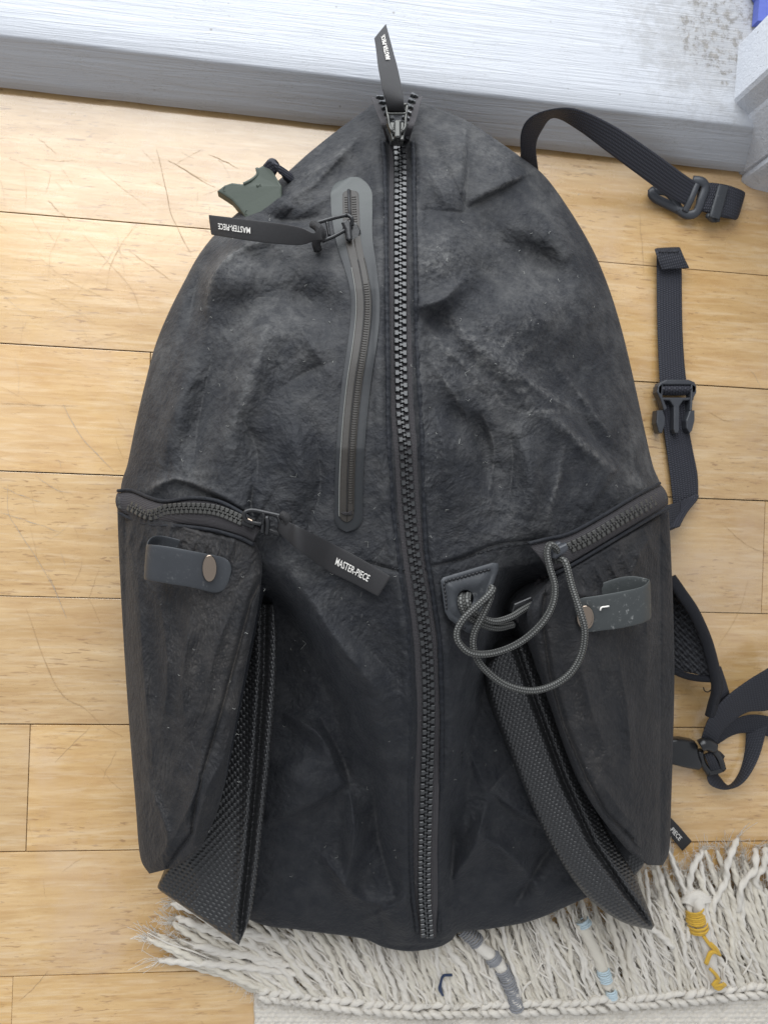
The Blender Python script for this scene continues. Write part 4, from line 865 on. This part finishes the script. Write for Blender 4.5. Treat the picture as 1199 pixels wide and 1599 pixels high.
# ------------------------------------------------------------------ cord tab and bungee cords
zt = .147
op = [(687, 906), (691, 901), (768, 878), (777, 879), (778, 888), (752, 962), (742, 983), (736, 988), (729, 988), (700, 966), (694, 955)]
def ring_plate(name, outer, hole, z, th, mat, par):
    n = 96; oc = np.array(outer); seg = np.linalg.norm(np.roll(oc, -1, 0) - oc, axis=1); L = np.concatenate([[0], np.cumsum(seg)]); oo = np.vstack([oc, oc[:1]])
    s = np.linspace(0, L[-1], n, endpoint=False); O = np.stack([np.interp(s, L, oo[:, k]) for k in range(2)], 1)
    c = np.array(hole[:2]); d = O - c; a_ = np.arctan2(d[:, 1], d[:, 0]); Hh_ = c + np.stack([np.cos(a_) * hole[2], np.sin(a_) * hole[3]], 1)
    lay = [(O, z - th), (O, z - .0008), (c + d * .985, z), (c + d * .80 + 0, z - .0001), (c + d * .77, z - .0007), (c + d * .74, z), (Hh_ + (Hh_ - c) * .10, z), (Hh_, z - .0008), (Hh_, z - th)]
    V = np.vstack([P(q[:, 0], q[:, 1], np.full(n, zz_) + (q[:, 0] - 730) * -.00008) for q, zz_ in lay]); return mk(name, V, gridfaces(len(lay), n, True), mat, par)
ctab = ring_plate('cord_tab', op, (726, 934, 12, 13), zt + .006, .004, m_rub, pack)
sj = Join()
dash = spl([(697, 955), (695, 930), (694, 909), (720, 901), (766, 888)], 60)
for i in range(2, 58, 3): V, f, uv = tube_geo(PP(np.column_stack([dash[i:i + 3], np.full(3, zt + .0062) + (dash[i:i + 3, 0] - 730) * -.00008])), .0008, 5); sj.add(V, f, uv)
dash = spl([(699, 961), (712, 971), (727, 982)], 20)
for i in range(1, 18, 3): V, f, uv = tube_geo(PP(np.column_stack([dash[i:i + 3], np.full(3, zt + .0065)])), .0008, 5); sj.add(V, f, uv)
tag(sj.build('tab_stitches', m_thread, ctab), kind='stuff')
zk = zt + .010
CR = .0022
tube('bungee_cord', [(868, 876, zk - .012), (868, 858, zk - .004), (858, 850, zk - .001), (853, 862, zk), (857, 885, zk + .001), (865, 915, zk + .002), (861, 945, zk + .003), (843, 975, zk + .004), (810, 1003, zk + .004), (770, 1019, zk + .004), (735, 1019, zk + .004), (716, 1003, zk + .004), (713, 985, zk + .004), (724, 965, zk + .005), (745, 945, zk + .006), (760, 931, zk + .006), (768, 921, zk + .004), (766, 917, zk + .001)], CR, m_cord, pack, 260, 12)
tube('bungee_cord', [(872, 874, zk - .008), (882, 878, zk - .001), (892, 915, zk + .002), (905, 955, zk + .006), (912, 985, zk + .006), (907, 1020, zk + .003), (890, 1050, zk), (862, 1070, zk - .003), (826, 1078, zk - .005), (785, 1067, zk - .005), (752, 1040, zk - .003), (739, 1015, zk - .001), (739, 990, zk), (752, 962, zk + .002), (764, 935, zk + .003), (766, 922, zk + .001)], CR, m_cord, pack, 260, 12)
tube('bungee_cord', [(833, 942, zk - .020), (815, 952, zk - .016), (795, 964, zk - .010), (770, 970, zk - .006), (748, 962, zk - .003), (733, 950, zk), (729, 938, zk), (730, 928, zk - .006)], CR, m_cord, pack, 120, 12)
tube('bungee_cord', [(800, 975, zk - .018), (775, 980, zk - .011), (750, 974, zk - .006), (730, 962, zk - .003), (721, 948, zk - .001), (719, 936, zk - .002), (722, 928, zk - .008)], CR, m_cord, pack, 100, 12)
z3 = zfr(870, 862) + .004
sl = Join(); V, f = plate_geo([(862, 861), (870, 853), (884, 847), (888, 855), (884, 862), (868, 873), (862, 871)], z3, z3 + .006, .0015); sl.add(V, f)
V, f = plate_geo(rpoly(868, 858, 26, 18, -28, 4), z3 - .004, z3 + .003, .0012); sl.add(V, f)
sl.build('zip_slider', m_pl, pack, False)
pj = Join(); V, f = plate_geo([(798, 955), (802, 942), (828, 931), (832, 938), (812, 950), (804, 960)], zk - .026, zk - .019, .001); pj.add(V, f); pj.build('inner_slider', m_plb, pack, False)
Band([(800, 962, .110), (815, 955, .113), (832, 950, .114)], [(812, 975, .108), (822, 970, .111), (838, 968, .112)], 14).build('tape_end', m_tape, pack, .003)

# pale lint and hairs caught on the cloth
lj = Join()
for i in range(170):
    u_ = random.uniform(240, 1000); v_ = random.uniform(300, 1380); a_ = random.uniform(0, 6.28); L = random.uniform(2.0, 6) if i > 14 else random.uniform(9, 18)
    q = np.array([(u_, v_), (u_ + L * .5 * math.cos(a_), v_ + L * .5 * math.sin(a_)), (u_ + L * math.cos(a_ + 1), v_ + L * math.sin(a_ + 1))])
    if u_ < 430 and v_ > 780: zf_ = zlp(np.full(3, .5), np.full(3, np.clip((v_ - 800) / 550, 0, 1)), q[:, 0], q[:, 1], True)
    elif u_ > 830 and v_ > 780: continue
    else: zf_ = zbody(q[:, 0], q[:, 1])
    V, f, uv = tube_geo(PP(np.column_stack([q, zf_ + .0006])), .00013, 3, cap=False); lj.add(V, f)
m_lint = NT('lint', Base_Color=(0.30, 0.30, 0.28), Roughness=0.8).m
tag(lj.build('lint', m_lint, pack), kind='stuff')
# ------------------------------------------------------------------ straps
def strap(name, A, B, mat, par, th=.0017, n=70): return Band(A, B, n).build(name, mat, par, th, 9)
s1 = strap('top_strap', [(812, 246, .055), (813, 206, .080), (829, 181, .094), (866, 169, .096), (905, 171, .086), (960, 197, .066), (1020, 237, .042), (1065, 270, .024), (1090, 287, .014)],
           [(840, 268, .040), (836, 228, .060), (845, 203, .070), (864, 183, .074), (902, 203, .070), (950, 239, .054), (1000, 276, .034), (1040, 305, .018), (1070, 321, .010)], m_web, pack)
tg = Join()
def loopbar(j, pts, r, z, n=40, flat=.7): V, f, uv = tube_geo(spl(P(*np.array(pts, float).T, np.full(len(pts), z)), n, closed=True), r, 8, flat=flat); V2 = V; j.add(V2, f, uv)
bar(tg, [(1021, 296, .007), (1016, 301, .007), (1024, 310, .006), (1048, 322, .006), (1060, 328, .007), (1072, 335, .008), (1086, 331, .010), (1094, 312, .013), (1100, 292, .015), (1094, 283, .016), (1080, 281, .014)], .0037, 50, 10, .55)
bar(tg, [(1021, 296, .007), (1040, 300, .007), (1052, 312, .007), (1060, 328, .007)], .0036, 30, 10, .55); bar(tg, [(1068, 330, .009), (1078, 310, .013), (1087, 287, .015)], .0030, 20, 10, .7)
tg.build('strap_slider', m_pl, s1)
sf = Join()
b = Band([(1090, 286, .010), (1110, 285, .012), (1135, 289, .013), (1155, 296, .011), (1160, 299, .006)], [(1085, 326, .009), (1100, 331, .011), (1122, 338, .012), (1142, 342, .010), (1147, 343, .005)], 40); b.build('strap_end', m_web, s1, .0042, 9)
Band([(1121, 288, .0165), (1124, 288, .0172), (1136, 291, .0165)], [(1106, 337, .0145), (1110, 339, .0155), (1122, 342, .0145)], 12).build('rubber_keeper', m_rub, s1, .0016, 7)
bar_ = Join(); bar(bar_, [(1104, 336, .013), (1112, 343, .007), (1122, 342, .010)], .0022, 10, 8); bar_.build('keeper_end', m_rub, s1)
# sternum strap with its buckle lying on the floor
s2 = strap('chest_strap', [(1024, 398, .006), (1025, 500, .005), (1027, 560, .006), (1029, 600, .008)], [(1063, 398, .006), (1064, 500, .005), (1067, 560, .006), (1071, 600, .008)], m_web, pack)
Band([(1021, 389, .006), (1022, 392, .011), (1026, 405, .012), (1032, 421, .011)], [(1061, 387, .006), (1062, 390, .011), (1068, 404, .012), (1075, 418, .011)], 24).build('folded_end', m_web2, s2, .0024, 9)
fs = Join()
for i in range(7): bar(fs, [(1028 + i * 4.5, 393, .0135), (1031 + i * 4.5, 391.5 + (i % 2) * 2, .0137)], .0005, 4, 5)
fs.build('end_stitches', m_thread, s2)
strap('strap_tail', [(1029, 622, .005), (1034, 660, .004), (1040, 705, .004), (1046, 750, .004), (1050, 790, .004)], [(1071, 622, .005), (1075, 670, .004), (1081, 705, .004), (1088, 742, .004), (1089, 778, .004)], m_web, s2)
Band([(1088, 770, .006), (1089, 778, .007), (1072, 800, .012), (1060, 822, .022)], [(1050, 787, .006), (1046, 787, .007), (1036, 796, .012), (1030, 828, .022)], 24).build('strap_fold', m_web, s2, .0017, 7)
Band([(1030, 790, .020), (1045, 787, .016), (1060, 783, .010)], [(1036, 830, .024), (1048, 827, .020), (1061, 820, .014)], 14).build('strap_anchor', m_web2, s2, .0022, 7)
bk = Join(); zk2 = .013
for poly, a0, a1 in (([(1026, 604), (1029, 597), (1040, 592), (1075, 592), (1084, 596), (1087, 604), (1085, 613), (1079, 613), (1079, 600), (1033, 600), (1033, 616), (1026, 613)], .004, zk2),
                     ([(1026, 602), (1034, 599), (1034, 620), (1041, 637), (1036, 640), (1031, 624), (1025, 612)], .004, zk2), ([(1078, 599), (1086, 602), (1087, 612), (1081, 624), (1080, 640), (1076, 640), (1077, 622)], .004, zk2),
                     ([(1030, 620), (1082, 620), (1082, 624), (1066, 625), (1060, 634), (1060, 670), (1058, 676), (1053, 676), (1051, 670), (1051, 634), (1045, 625), (1030, 624)], .004, zk2 - .001),
                     ([(1025, 640), (1034, 640), (1038, 652), (1037, 664), (1033, 676), (1028, 675), (1024, 660)], .003, zk2 - .0005), ([(1076, 640), (1084, 640), (1084, 656), (1080, 672), (1076, 676), (1071, 668), (1070, 656)], .003, zk2 - .0005)):
    V, f = plate_geo(poly, a0, a1, .0011); bk.add(V, f)
bk.build('side_buckle', m_pl, s2, False)
Band([(1032, 600, .008), (1032, 607, .0125), (1032, 616, .008)], [(1080, 600, .008), (1080, 607, .0125), (1080, 616, .008)], 16).build('webbing_turn', m_web, s2, .002, 7)
# padded shoulder strap
def zpad(S, T, u, v): return .020 + .018 * S - .004 * T + .0006 * (np.sin(u * .9) * np.sin(v * .8))
m_holes = NT('spacer_mesh', Roughness=0.7)
co = m_holes.node('ShaderNodeMapping', {'Vector': m_holes.pos(), 'Scale': (230, 230, 1), 'Rotation': (0, 0, .6)}).outputs[0]
vr = m_holes.node('ShaderNodeTexVoronoi', {'Vector': co, 'Scale': 1.0, 'Randomness': 0.15}).outputs['Distance']
m_holes.set('Base_Color', m_holes.mix(m_holes.ramp(vr, .25, .55), (0.005, 0.005, 0.007), (0.026, 0.027, 0.032))); m_holes.set('Normal', m_holes.bump(vr, .0015, 1.0))
pad = slab('shoulder_strap', [(1040, 905), (1042, 960), (1042, 1010), (1040, 1042)], [(1056, 912), (1082, 960), (1104, 1010), (1112, 1058)], 60, 90, zpad, m_holes.m, pack, .008, inset=.4)
tube('binding', [(1046, 902, .040), (1062, 925, .042), (1082, 955, .042), (1102, 1000, .041), (1114, 1045, .038), (1118, 1075, .034), (1112, 1100, .028), (1108, 1116, .024)], .0048, m_web2, pad, 90, 12, flat=.7)
Band([(1112, 1062, .034), (1113, 1085, .030), (1106, 1100, .024), (1104, 1118, .018)], [(1124, 1040, .034), (1134, 1070, .028), (1138, 1090, .024), (1128, 1112, .018)], 24).build('strap_root', m_web2, pad, .003, 7)
tube('binding', [(1040, 1040, .026), (1062, 1052, .028), (1085, 1058, .030), (1110, 1060, .034)], .0028, m_web2, pad, 40, 8)
tj = Join(); bar(tj, [(1110, 1076, .028), (1104, 1080, .026), (1099, 1078, .025), (1097, 1073, .026)], .0005, 10, 5); tj.build('loose_thread', m_thread, pad)
lw = strap('lower_strap', [(1240, 1016, .030), (1199, 1042, .030), (1165, 1063, .030), (1130, 1090, .029), (1105, 1122, .026), (1091, 1160, .019)], [(1240, 1086, .020), (1199, 1108, .020), (1165, 1112, .022), (1136, 1132, .022), (1122, 1150, .020), (1113, 1172, .016)], m_web2, pack)
strap('strap_tail', [(1240, 1130, .008), (1199, 1118, .010), (1165, 1116, .012), (1132, 1130, .013), (1108, 1146, .012)], [(1240, 1166, .006), (1199, 1150, .006), (1165, 1144, .006), (1142, 1148, .008), (1116, 1164, .009)], m_web2, lw)
strap('strap_loop', [(1122, 1172, .012), (1104, 1205, .012), (1108, 1225, .013), (1132, 1232, .014), (1160, 1221, .014), (1183, 1184, .011), (1198, 1130, .009)], [(1130, 1180, .006), (1120, 1205, .004), (1124, 1214, .004), (1137, 1226, .004), (1152, 1207, .004), (1161, 1175, .004), (1164, 1135, .005)], m_web2, lw)
bk = Join()
V, f = plate_geo([(1040, 1156), (1068, 1155), (1086, 1158), (1091, 1165), (1092, 1180), (1098, 1196), (1092, 1204), (1070, 1200), (1040, 1192)], .006, .020, .003); bk.add(V, f)
bar(bk, [(1092, 1164, .022), (1100, 1161, .023), (1112, 1166, .021)], .0052, 12, 12); bar(bk, [(1091, 1172, .018), (1096, 1190, .014), (1106, 1207, .012)], .003, 12, 8); bar(bk, [(1113, 1170, .020), (1122, 1184, .016), (1127, 1200, .013)], .003, 12, 8); bar(bk, [(1104, 1206, .013), (1116, 1204, .013), (1127, 1200, .013)], .0026, 12, 8)
bk.build('ladder_buckle', m_plb, lw)
Band([(1098, 1178, .019), (1103, 1190, .018), (1110, 1207, .012)], [(1109, 1173, .020), (1117, 1185, .019), (1125, 1202, .013)], 14).build('webbing_turn', m_web2, lw, .002, 7)
lbk = Band([(1025, 1256, .012), (1052, 1282, .010), (1079, 1313, .007)], [(1011, 1270, .010), (1038, 1297, .008), (1064, 1328, .005)], 30)
sl_ = lbk.build('side_label', m_lab, pack, .0009); letter(lbk, sl_, .06, .80, .72, .36, .0008)
# olive buckle on the left shoulder
gp = [(339, 297), (350, 288), (362, 284), (378, 286), (391, 281), (401, 272), (401, 262), (410, 257), (418, 254), (428, 270), (440, 290), (440, 330), (402, 352), (386, 343), (374, 326), (362, 312), (350, 304)]
gb = plate('olive_buckle', gp, lambda u, v: .058 + (u - 380) * .00012, lambda u, v: .070 + (u - 380) * .00012, m_green, pack, .0014)
lp = Join(); bar(lp, [(401, 262, .0715), (402, 272, .0715), (392, 281, .071), (380, 287, .070)], .0012, 16, 6); lp.build('buckle_rim', m_green, gb)
gm = Join()
for x, y, r in ((352, 295, 3.6), (386, 331, 3.6)):
    bar(gm, [(x + r * math.cos(a_), y + r * math.sin(a_), .0697 + (x - 380) * .00012) for a_ in np.linspace(0, 6.28, 12)], .0003, 24, 4)
bar(gm, [(401, 292, .0727), (406, 287, .0733)], .0005, 4, 4); bar(gm, [(400, 289, .0727), (408, 290, .0733)], .0005, 4, 4)
gm.build('moulded_marks', m_green, gb)
Band([(412, 256, .072), (422, 247, .078), (436, 258, .076), (452, 270, .070)], [(426, 278, .070), (436, 266, .074), (445, 280, .072), (460, 290, .066)], 20).build('buckle_webbing', m_web, gb, .005, 9)

# ------------------------------------------------------------------ rug
def mat_yarn(name, base, var=0.12):
    n = NT(name, Roughness=0.9); co = n.pos()
    c = n.mix(n.noise(co, 55, 4), tuple(x * (1 - var) for x in base), tuple(min(x * (1 + var), .9) for x in base))
    c = n.mix(n.math('MULTIPLY', n.ramp(n.noise(co, 13, 3), .5, .75), .35), c, (base[0] * .85, base[1] * .83, base[2] * .78))
    uvf = n.noise(n.pos((900, 120, 1), src='uv'), 1.0, 3, .6)
    n.set('Base_Color', c); n.set('Normal', n.bump(n.noise(co, 1100, 3, .6), .0005, .8)); n.set('Sheen_Weight', .2); n.set('Specular_IOR_Level', .2)
    return n.m
m_yarn = mat_yarn('cream_yarn', (0.64, 0.59, 0.50)); m_yarnw = mat_yarn('white_yarn', (0.67, 0.625, 0.555)); m_grey = mat_yarn('grey_yarn', (0.24, 0.24, 0.25), .3); m_yel = mat_yarn('mustard_yarn', (0.60, 0.37, 0.05), .2); m_lblue = mat_yarn('pale_blue_yarn', (0.50, 0.60, 0.64)); m_navy = mat_yarn('navy_yarn', (0.03, 0.045, 0.09), .3)
EB = [(398, 1549), (520, 1566), (640, 1575), (760, 1572), (900, 1567), (1040, 1556), (1199, 1540), (1330, 1528)]
def eb(u): return np.interp(u, [p[0] for p in EB], [p[1] for p in EB])
rug = empty('fringed_rug', Vector(P(800, 1580, 0.0)), 'cream woven wool rug with long twisted fringe under the bottom of the backpack', 'rug')
nu, nv = 560, 130
u = np.linspace(396, 1420, nu)[None] + 0 * np.linspace(0, 1, nv)[:, None]; v = eb(u) + np.linspace(0, 260, nv)[:, None]
u = u + 3 * perlin(v / 20, v * 0 + 1.1) * (u < 420)
wv = weave(u, v, 11.5, 7.5, .0028) + .0012 * perlin(u / 9, v / 6) + .002 * perlin(u / 60, v / 40)
z = .0045 + wv; z[:, :1] = .001
Gt = P(u, v, z).reshape(-1, 3); mk('woven_field', Gt, gridfaces(nv, nu)[:, ::-1], m_yarnw, rug)
bj = Join()
for row, (dv, sg) in enumerate(((-2, 1), (7, -1))):
    x = 402
    while x < 1420:
        L = random.uniform(17, 23); y = eb(x) + dv + random.uniform(-1, 1)
        jx, jy, jz = random.gauss(0, 1.6), random.gauss(0, 1.3), random.gauss(0, .0007); p = spl(PP([(x - 3, y + sg * 5 + jy, .006), (x + L * .35 + jx, y + jy, .0105 + jz), (x + L * .8, y - sg * 4, .0095 + jz), (x + L * 1.1, y - sg * 6, .005)]), 12)
        V, f, uv = tube_geo(p, random.uniform(.0024, .0031) * np.sin(np.linspace(.35, 2.8, 12)), 8, 3, 900, .12); bj.add(V, f, uv); x += L * .78
tag(bj.build('braided_edge', m_yarnw, rug), kind='stuff')
def strand(base, tip, r, mat, wob, name='fringe_strand', mids=None, z0=.006, zt=.004, fray=True):
    n = 64; bx, by = base; tx, ty = tip
    ks = np.linspace(0, 1, 7); ph = random.uniform(0, 50)
    px = bx + (tx - bx) * ks + wob * perlin(ks * 2.6 + ph, ks * 0 + .5) * 2 * np.sin(np.pi * np.clip(ks, 0, .8)); py = by + (ty - by) * ks + wob * .4 * perlin(ks * 2.6 + ph + 20, ks * 0 + .7)
    zz_ = z0 + .005 * np.sin(np.pi * ks) * random.random() + .003 * perlin(ks * 3 + ph, ks * 0 + 3.3); zz_[-1] = zt
    p = spl(P(px, py, zz_), n); rad = r * (1 + .10 * perlin(np.linspace(0, 8, n), np.full(n, ph)))
    rad = rad * np.interp(np.linspace(0, 1, n), [0, .04, .93, 1], [.8, 1, 1, .55])
    V, f, uv = tube_geo(p, rad, 10, 2, random.choice((520, 600, 680)), .20)
    o = mk(name, V, f, mat, rug, uv=uv)
    if fray:
        d = p[-1] - p[-5]; d /= np.linalg.norm(d) + 1e-9
        for _ in range(random.randint(10, 20)):
            q = d + RNG.normal(0, .42, 3); q[2] = abs(q[2]) * .4; Lh = random.uniform(.003, .012); s = p[-1] + RNG.normal(0, r * .4, 3); s[2] = max(s[2], .001)
            m2 = s + q * Lh * .5 + RNG.normal(0, .0008, 3); e = s + q * Lh + RNG.normal(0, .0016, 3)
            for w_ in (m2, e): w_[2] = max(w_[2], .0008)
            V, f, _ = tube_geo(spl([s, m2, e], 5), .00018, 3, cap=False); FZ.add(V, f)
    return o
FZ = Join()
for layer in range(2):
    x = 404.0 + layer * 3
    while x < 1275:
        if x < 560: t = (x - 400) / 160; dx = random.uniform(-200, -110) * (1 - t) + random.uniform(-110, -50) * t; ty = 1470 + (1 - t) * 12 + random.uniform(-50, 20) - t * 45
        elif x < 980: dx = random.uniform(-80, -30); ty = random.uniform(1385, 1450)
        elif x < 1090: dx = random.uniform(-70, -25); ty = random.uniform(1345, 1410)
        else: dx = random.uniform(-85, -35); ty = random.uniform(1325, 1400)
        strand((x, eb(x) - 3 + random.uniform(-5, 3)), (x + dx, ty), random.uniform(.0016, .0025), m_yarn if random.random() < .55 else m_yarnw, 9, z0=random.uniform(.003, .006) + .0045 * layer, zt=random.uniform(.002, .005) + .003 * layer)
        x += random.uniform(5.6, 7.6)
for (b_, t_) in (((470, 1520), (252, 1498)), ((455, 1508), (300, 1478)), ((440, 1500), (285, 1470)), ((420, 1470), (268, 1405)), ((410, 1480), (276, 1432)), ((430, 1470), (290, 1440)), ((450, 1470), (262, 1412)), ((1050, 1480), (940, 1366)), ((1070, 1470), (1095, 1325)), ((1110, 1440), (1145, 1308)), ((1150, 1420), (1175, 1325)), ((1190, 1420), (1192, 1322))):
    strand(b_, t_, .0025, m_yarnw, 16, z0=.012, zt=.003)
# unravelled single plies lying among the cords
lp_ = Join()
for i in range(520):
    bx = random.uniform(404, 1270); by = eb(bx) - random.uniform(0, 70)
    sp_ = max(0, (560 - bx) / 160); dx = random.gauss(-38, 28) - 95 * sp_ * random.uniform(.6, 1.2); dy = random.uniform(-105, -45) + 25 * sp_
    if by + dy < (1400 if bx < 980 else 1335): continue
    ks = np.linspace(0, 1, 6); ph = random.uniform(0, 90); z_ = random.uniform(.006, .0125)
    q = np.column_stack([bx + dx * ks + 14 * perlin(ks * 3 + ph, ks * 0 + .3), by + dy * ks + 7 * perlin(ks * 3 + ph + 9, ks * 0 + .9), z_ + .003 * perlin(ks * 4 + ph, ks * 0 + 4.4)])
    V, f, uv = tube_geo(spl(PP(q), 26), random.uniform(.0007, .0012) * np.interp(np.linspace(0, 1, 26), [0, .1, .8, 1], [.5, 1, .9, .3]), 6); lp_.add(V, f, uv)
tag(lp_.build('loose_yarn', m_yarnw, rug), kind='stuff')
# hair-thin loose wool over the fringe
for _ in range(6500):
    u_ = random.uniform(380, 1240); lo_v = 1400 if u_ < 980 else 1330; v_ = random.uniform(lo_v + (30 if u_ < 560 else 0), eb(u_) + 20)
    if u_ < 520: u_ -= (eb(u_) - v_) * 1.2 * (520 - u_) / 140
    a_ = random.gauss(1.2, .8); L = random.uniform(5, 16); z_ = random.uniform(.006, .013)
    V, f, _q = tube_geo(spl(PP([(u_, v_, z_), (u_ + L * .5 * math.cos(a_) + random.uniform(-2, 2), v_ + L * .5 * math.sin(a_), z_ + .0015), (u_ + L * math.cos(a_ + .3), v_ + L * math.sin(a_ + .3), z_ - .001)]), 5), .00014, 3, cap=False); FZ.add(V, f)
tag(FZ.build('wool_fuzz', m_yarnw, rug), kind='stuff')
def wrap(name, pts, r, mat, turns, rr=.00085):
    j = Join(); p = spl(PP(pts), turns * 10); 
    tg_ = np.gradient(p, axis=0); tg_ /= np.linalg.norm(tg_, axis=1)[:, None]; X_ = np.cross(tg_, (0, 0, 1.)); X_ /= np.linalg.norm(X_, axis=1)[:, None]; Y_ = np.cross(X_, tg_)
    a_ = np.linspace(0, turns * 2 * np.pi, len(p)) ; rad = r * (1 + .30 * perlin(np.linspace(0, turns * .9, len(p)), np.full(len(p), 2.2 + turns)))
    h = p + X_ * (np.cos(a_) * rad)[:, None] + Y_ * (np.sin(a_) * rad)[:, None]
    V, f, uv = tube_geo(h, rr, 6); j.add(V, f, uv); return j.build(name, mat, rug)
# bound tassels
def core(pts, r, mat): V, f, uv = tube_geo(spl(PP(pts), 40), r, 12, 4, 500, .1); return mk('tassel_core', V, f, mat, rug, uv=uv)
core([(726, 1455, .014), (752, 1480, .016), (778, 1505, .016), (796, 1540, .014), (806, 1570, .011)], .0048, m_yarnw)
wrap('grey_wrap', [(722, 1450, .014), (736, 1462, .016), (746, 1472, .016)], .0056, m_grey, 8); wrap('grey_wrap', [(766, 1492, .017), (774, 1502, .017)], .0056, m_grey, 5); wrap('grey_wrap', [(782, 1512, .016), (796, 1540, .014), (806, 1574, .010)], .0052, m_grey, 19)
core([(1085, 1395, .013), (1090, 1420, .015), (1098, 1460, .014), (1108, 1500, .012), (1116, 1540, .010)], .0052, m_yarnw)
wrap('mustard_wrap', [(1082, 1418, .015), (1086, 1436, .015), (1090, 1454, .015)], .0072, m_yel, 12, .0009)
yj = Join()
for pts in ([(1096, 1460, .0205), (1106, 1474, .021), (1118, 1486, .020)], [(1120, 1488, .020), (1108, 1486, .021), (1100, 1504, .019)], [(1108, 1472, .021), (1116, 1480, .021), (1121, 1490, .020)], [(1107, 1512, .019), (1115, 1520, .019), (1120, 1528, .018)], [(1120, 1528, .018), (1112, 1538, .018), (1128, 1537, .017)], [(1111, 1536, .0175), (1118, 1543, .017), (1130, 1535, .016)]):
    bar(yj, pts, .0013, 10, 8); bar(yj, [(a_ + 2.2, b_ + 1.5, c_ - .0004) for a_, b_, c_ in pts], .0012, 10, 8)
yj.build('mustard_stitch', m_yel, rug)
fan = Join()
for i in range(16):
    a_ = math.radians(-165 + i * 10); bar(fan, [(1085, 1416, .014), (1085 + 14 * math.cos(a_), 1412 + 16 * math.sin(a_), .017), (1087 + 26 * math.cos(a_), 1414 + 24 * math.sin(a_), .010)], .0016, 10, 7)
fan.build('tassel_tuft', m_yarnw, rug)
core([(905, 1440, .012), (918, 1465, .014), (935, 1500, .013), (948, 1540, .011)], .0046, m_yarn)
wrap('pale_blue_wrap', [(908, 1436, .013), (914, 1446, .014)], .0050, m_lblue, 4, .0008); wrap('pale_blue_wrap', [(940, 1512, .013), (946, 1532, .012)], .0050, m_lblue, 6, .0008); wrap('pale_blue_wrap', [(952, 1545, .011), (956, 1558, .010)], .0040, m_lblue, 5, .0008)
nj = Join(); bar(nj, [(705, 1522, .017), (692, 1523, .018), (688, 1532, .018), (687, 1542, .018), (690, 1553, .016)], .0011, 24, 8); bar(nj, [(688, 1532, .0185), (685, 1544, .0185), (691, 1554, .016)], .0009, 16, 8); nj.build('navy_thread', m_navy, rug)
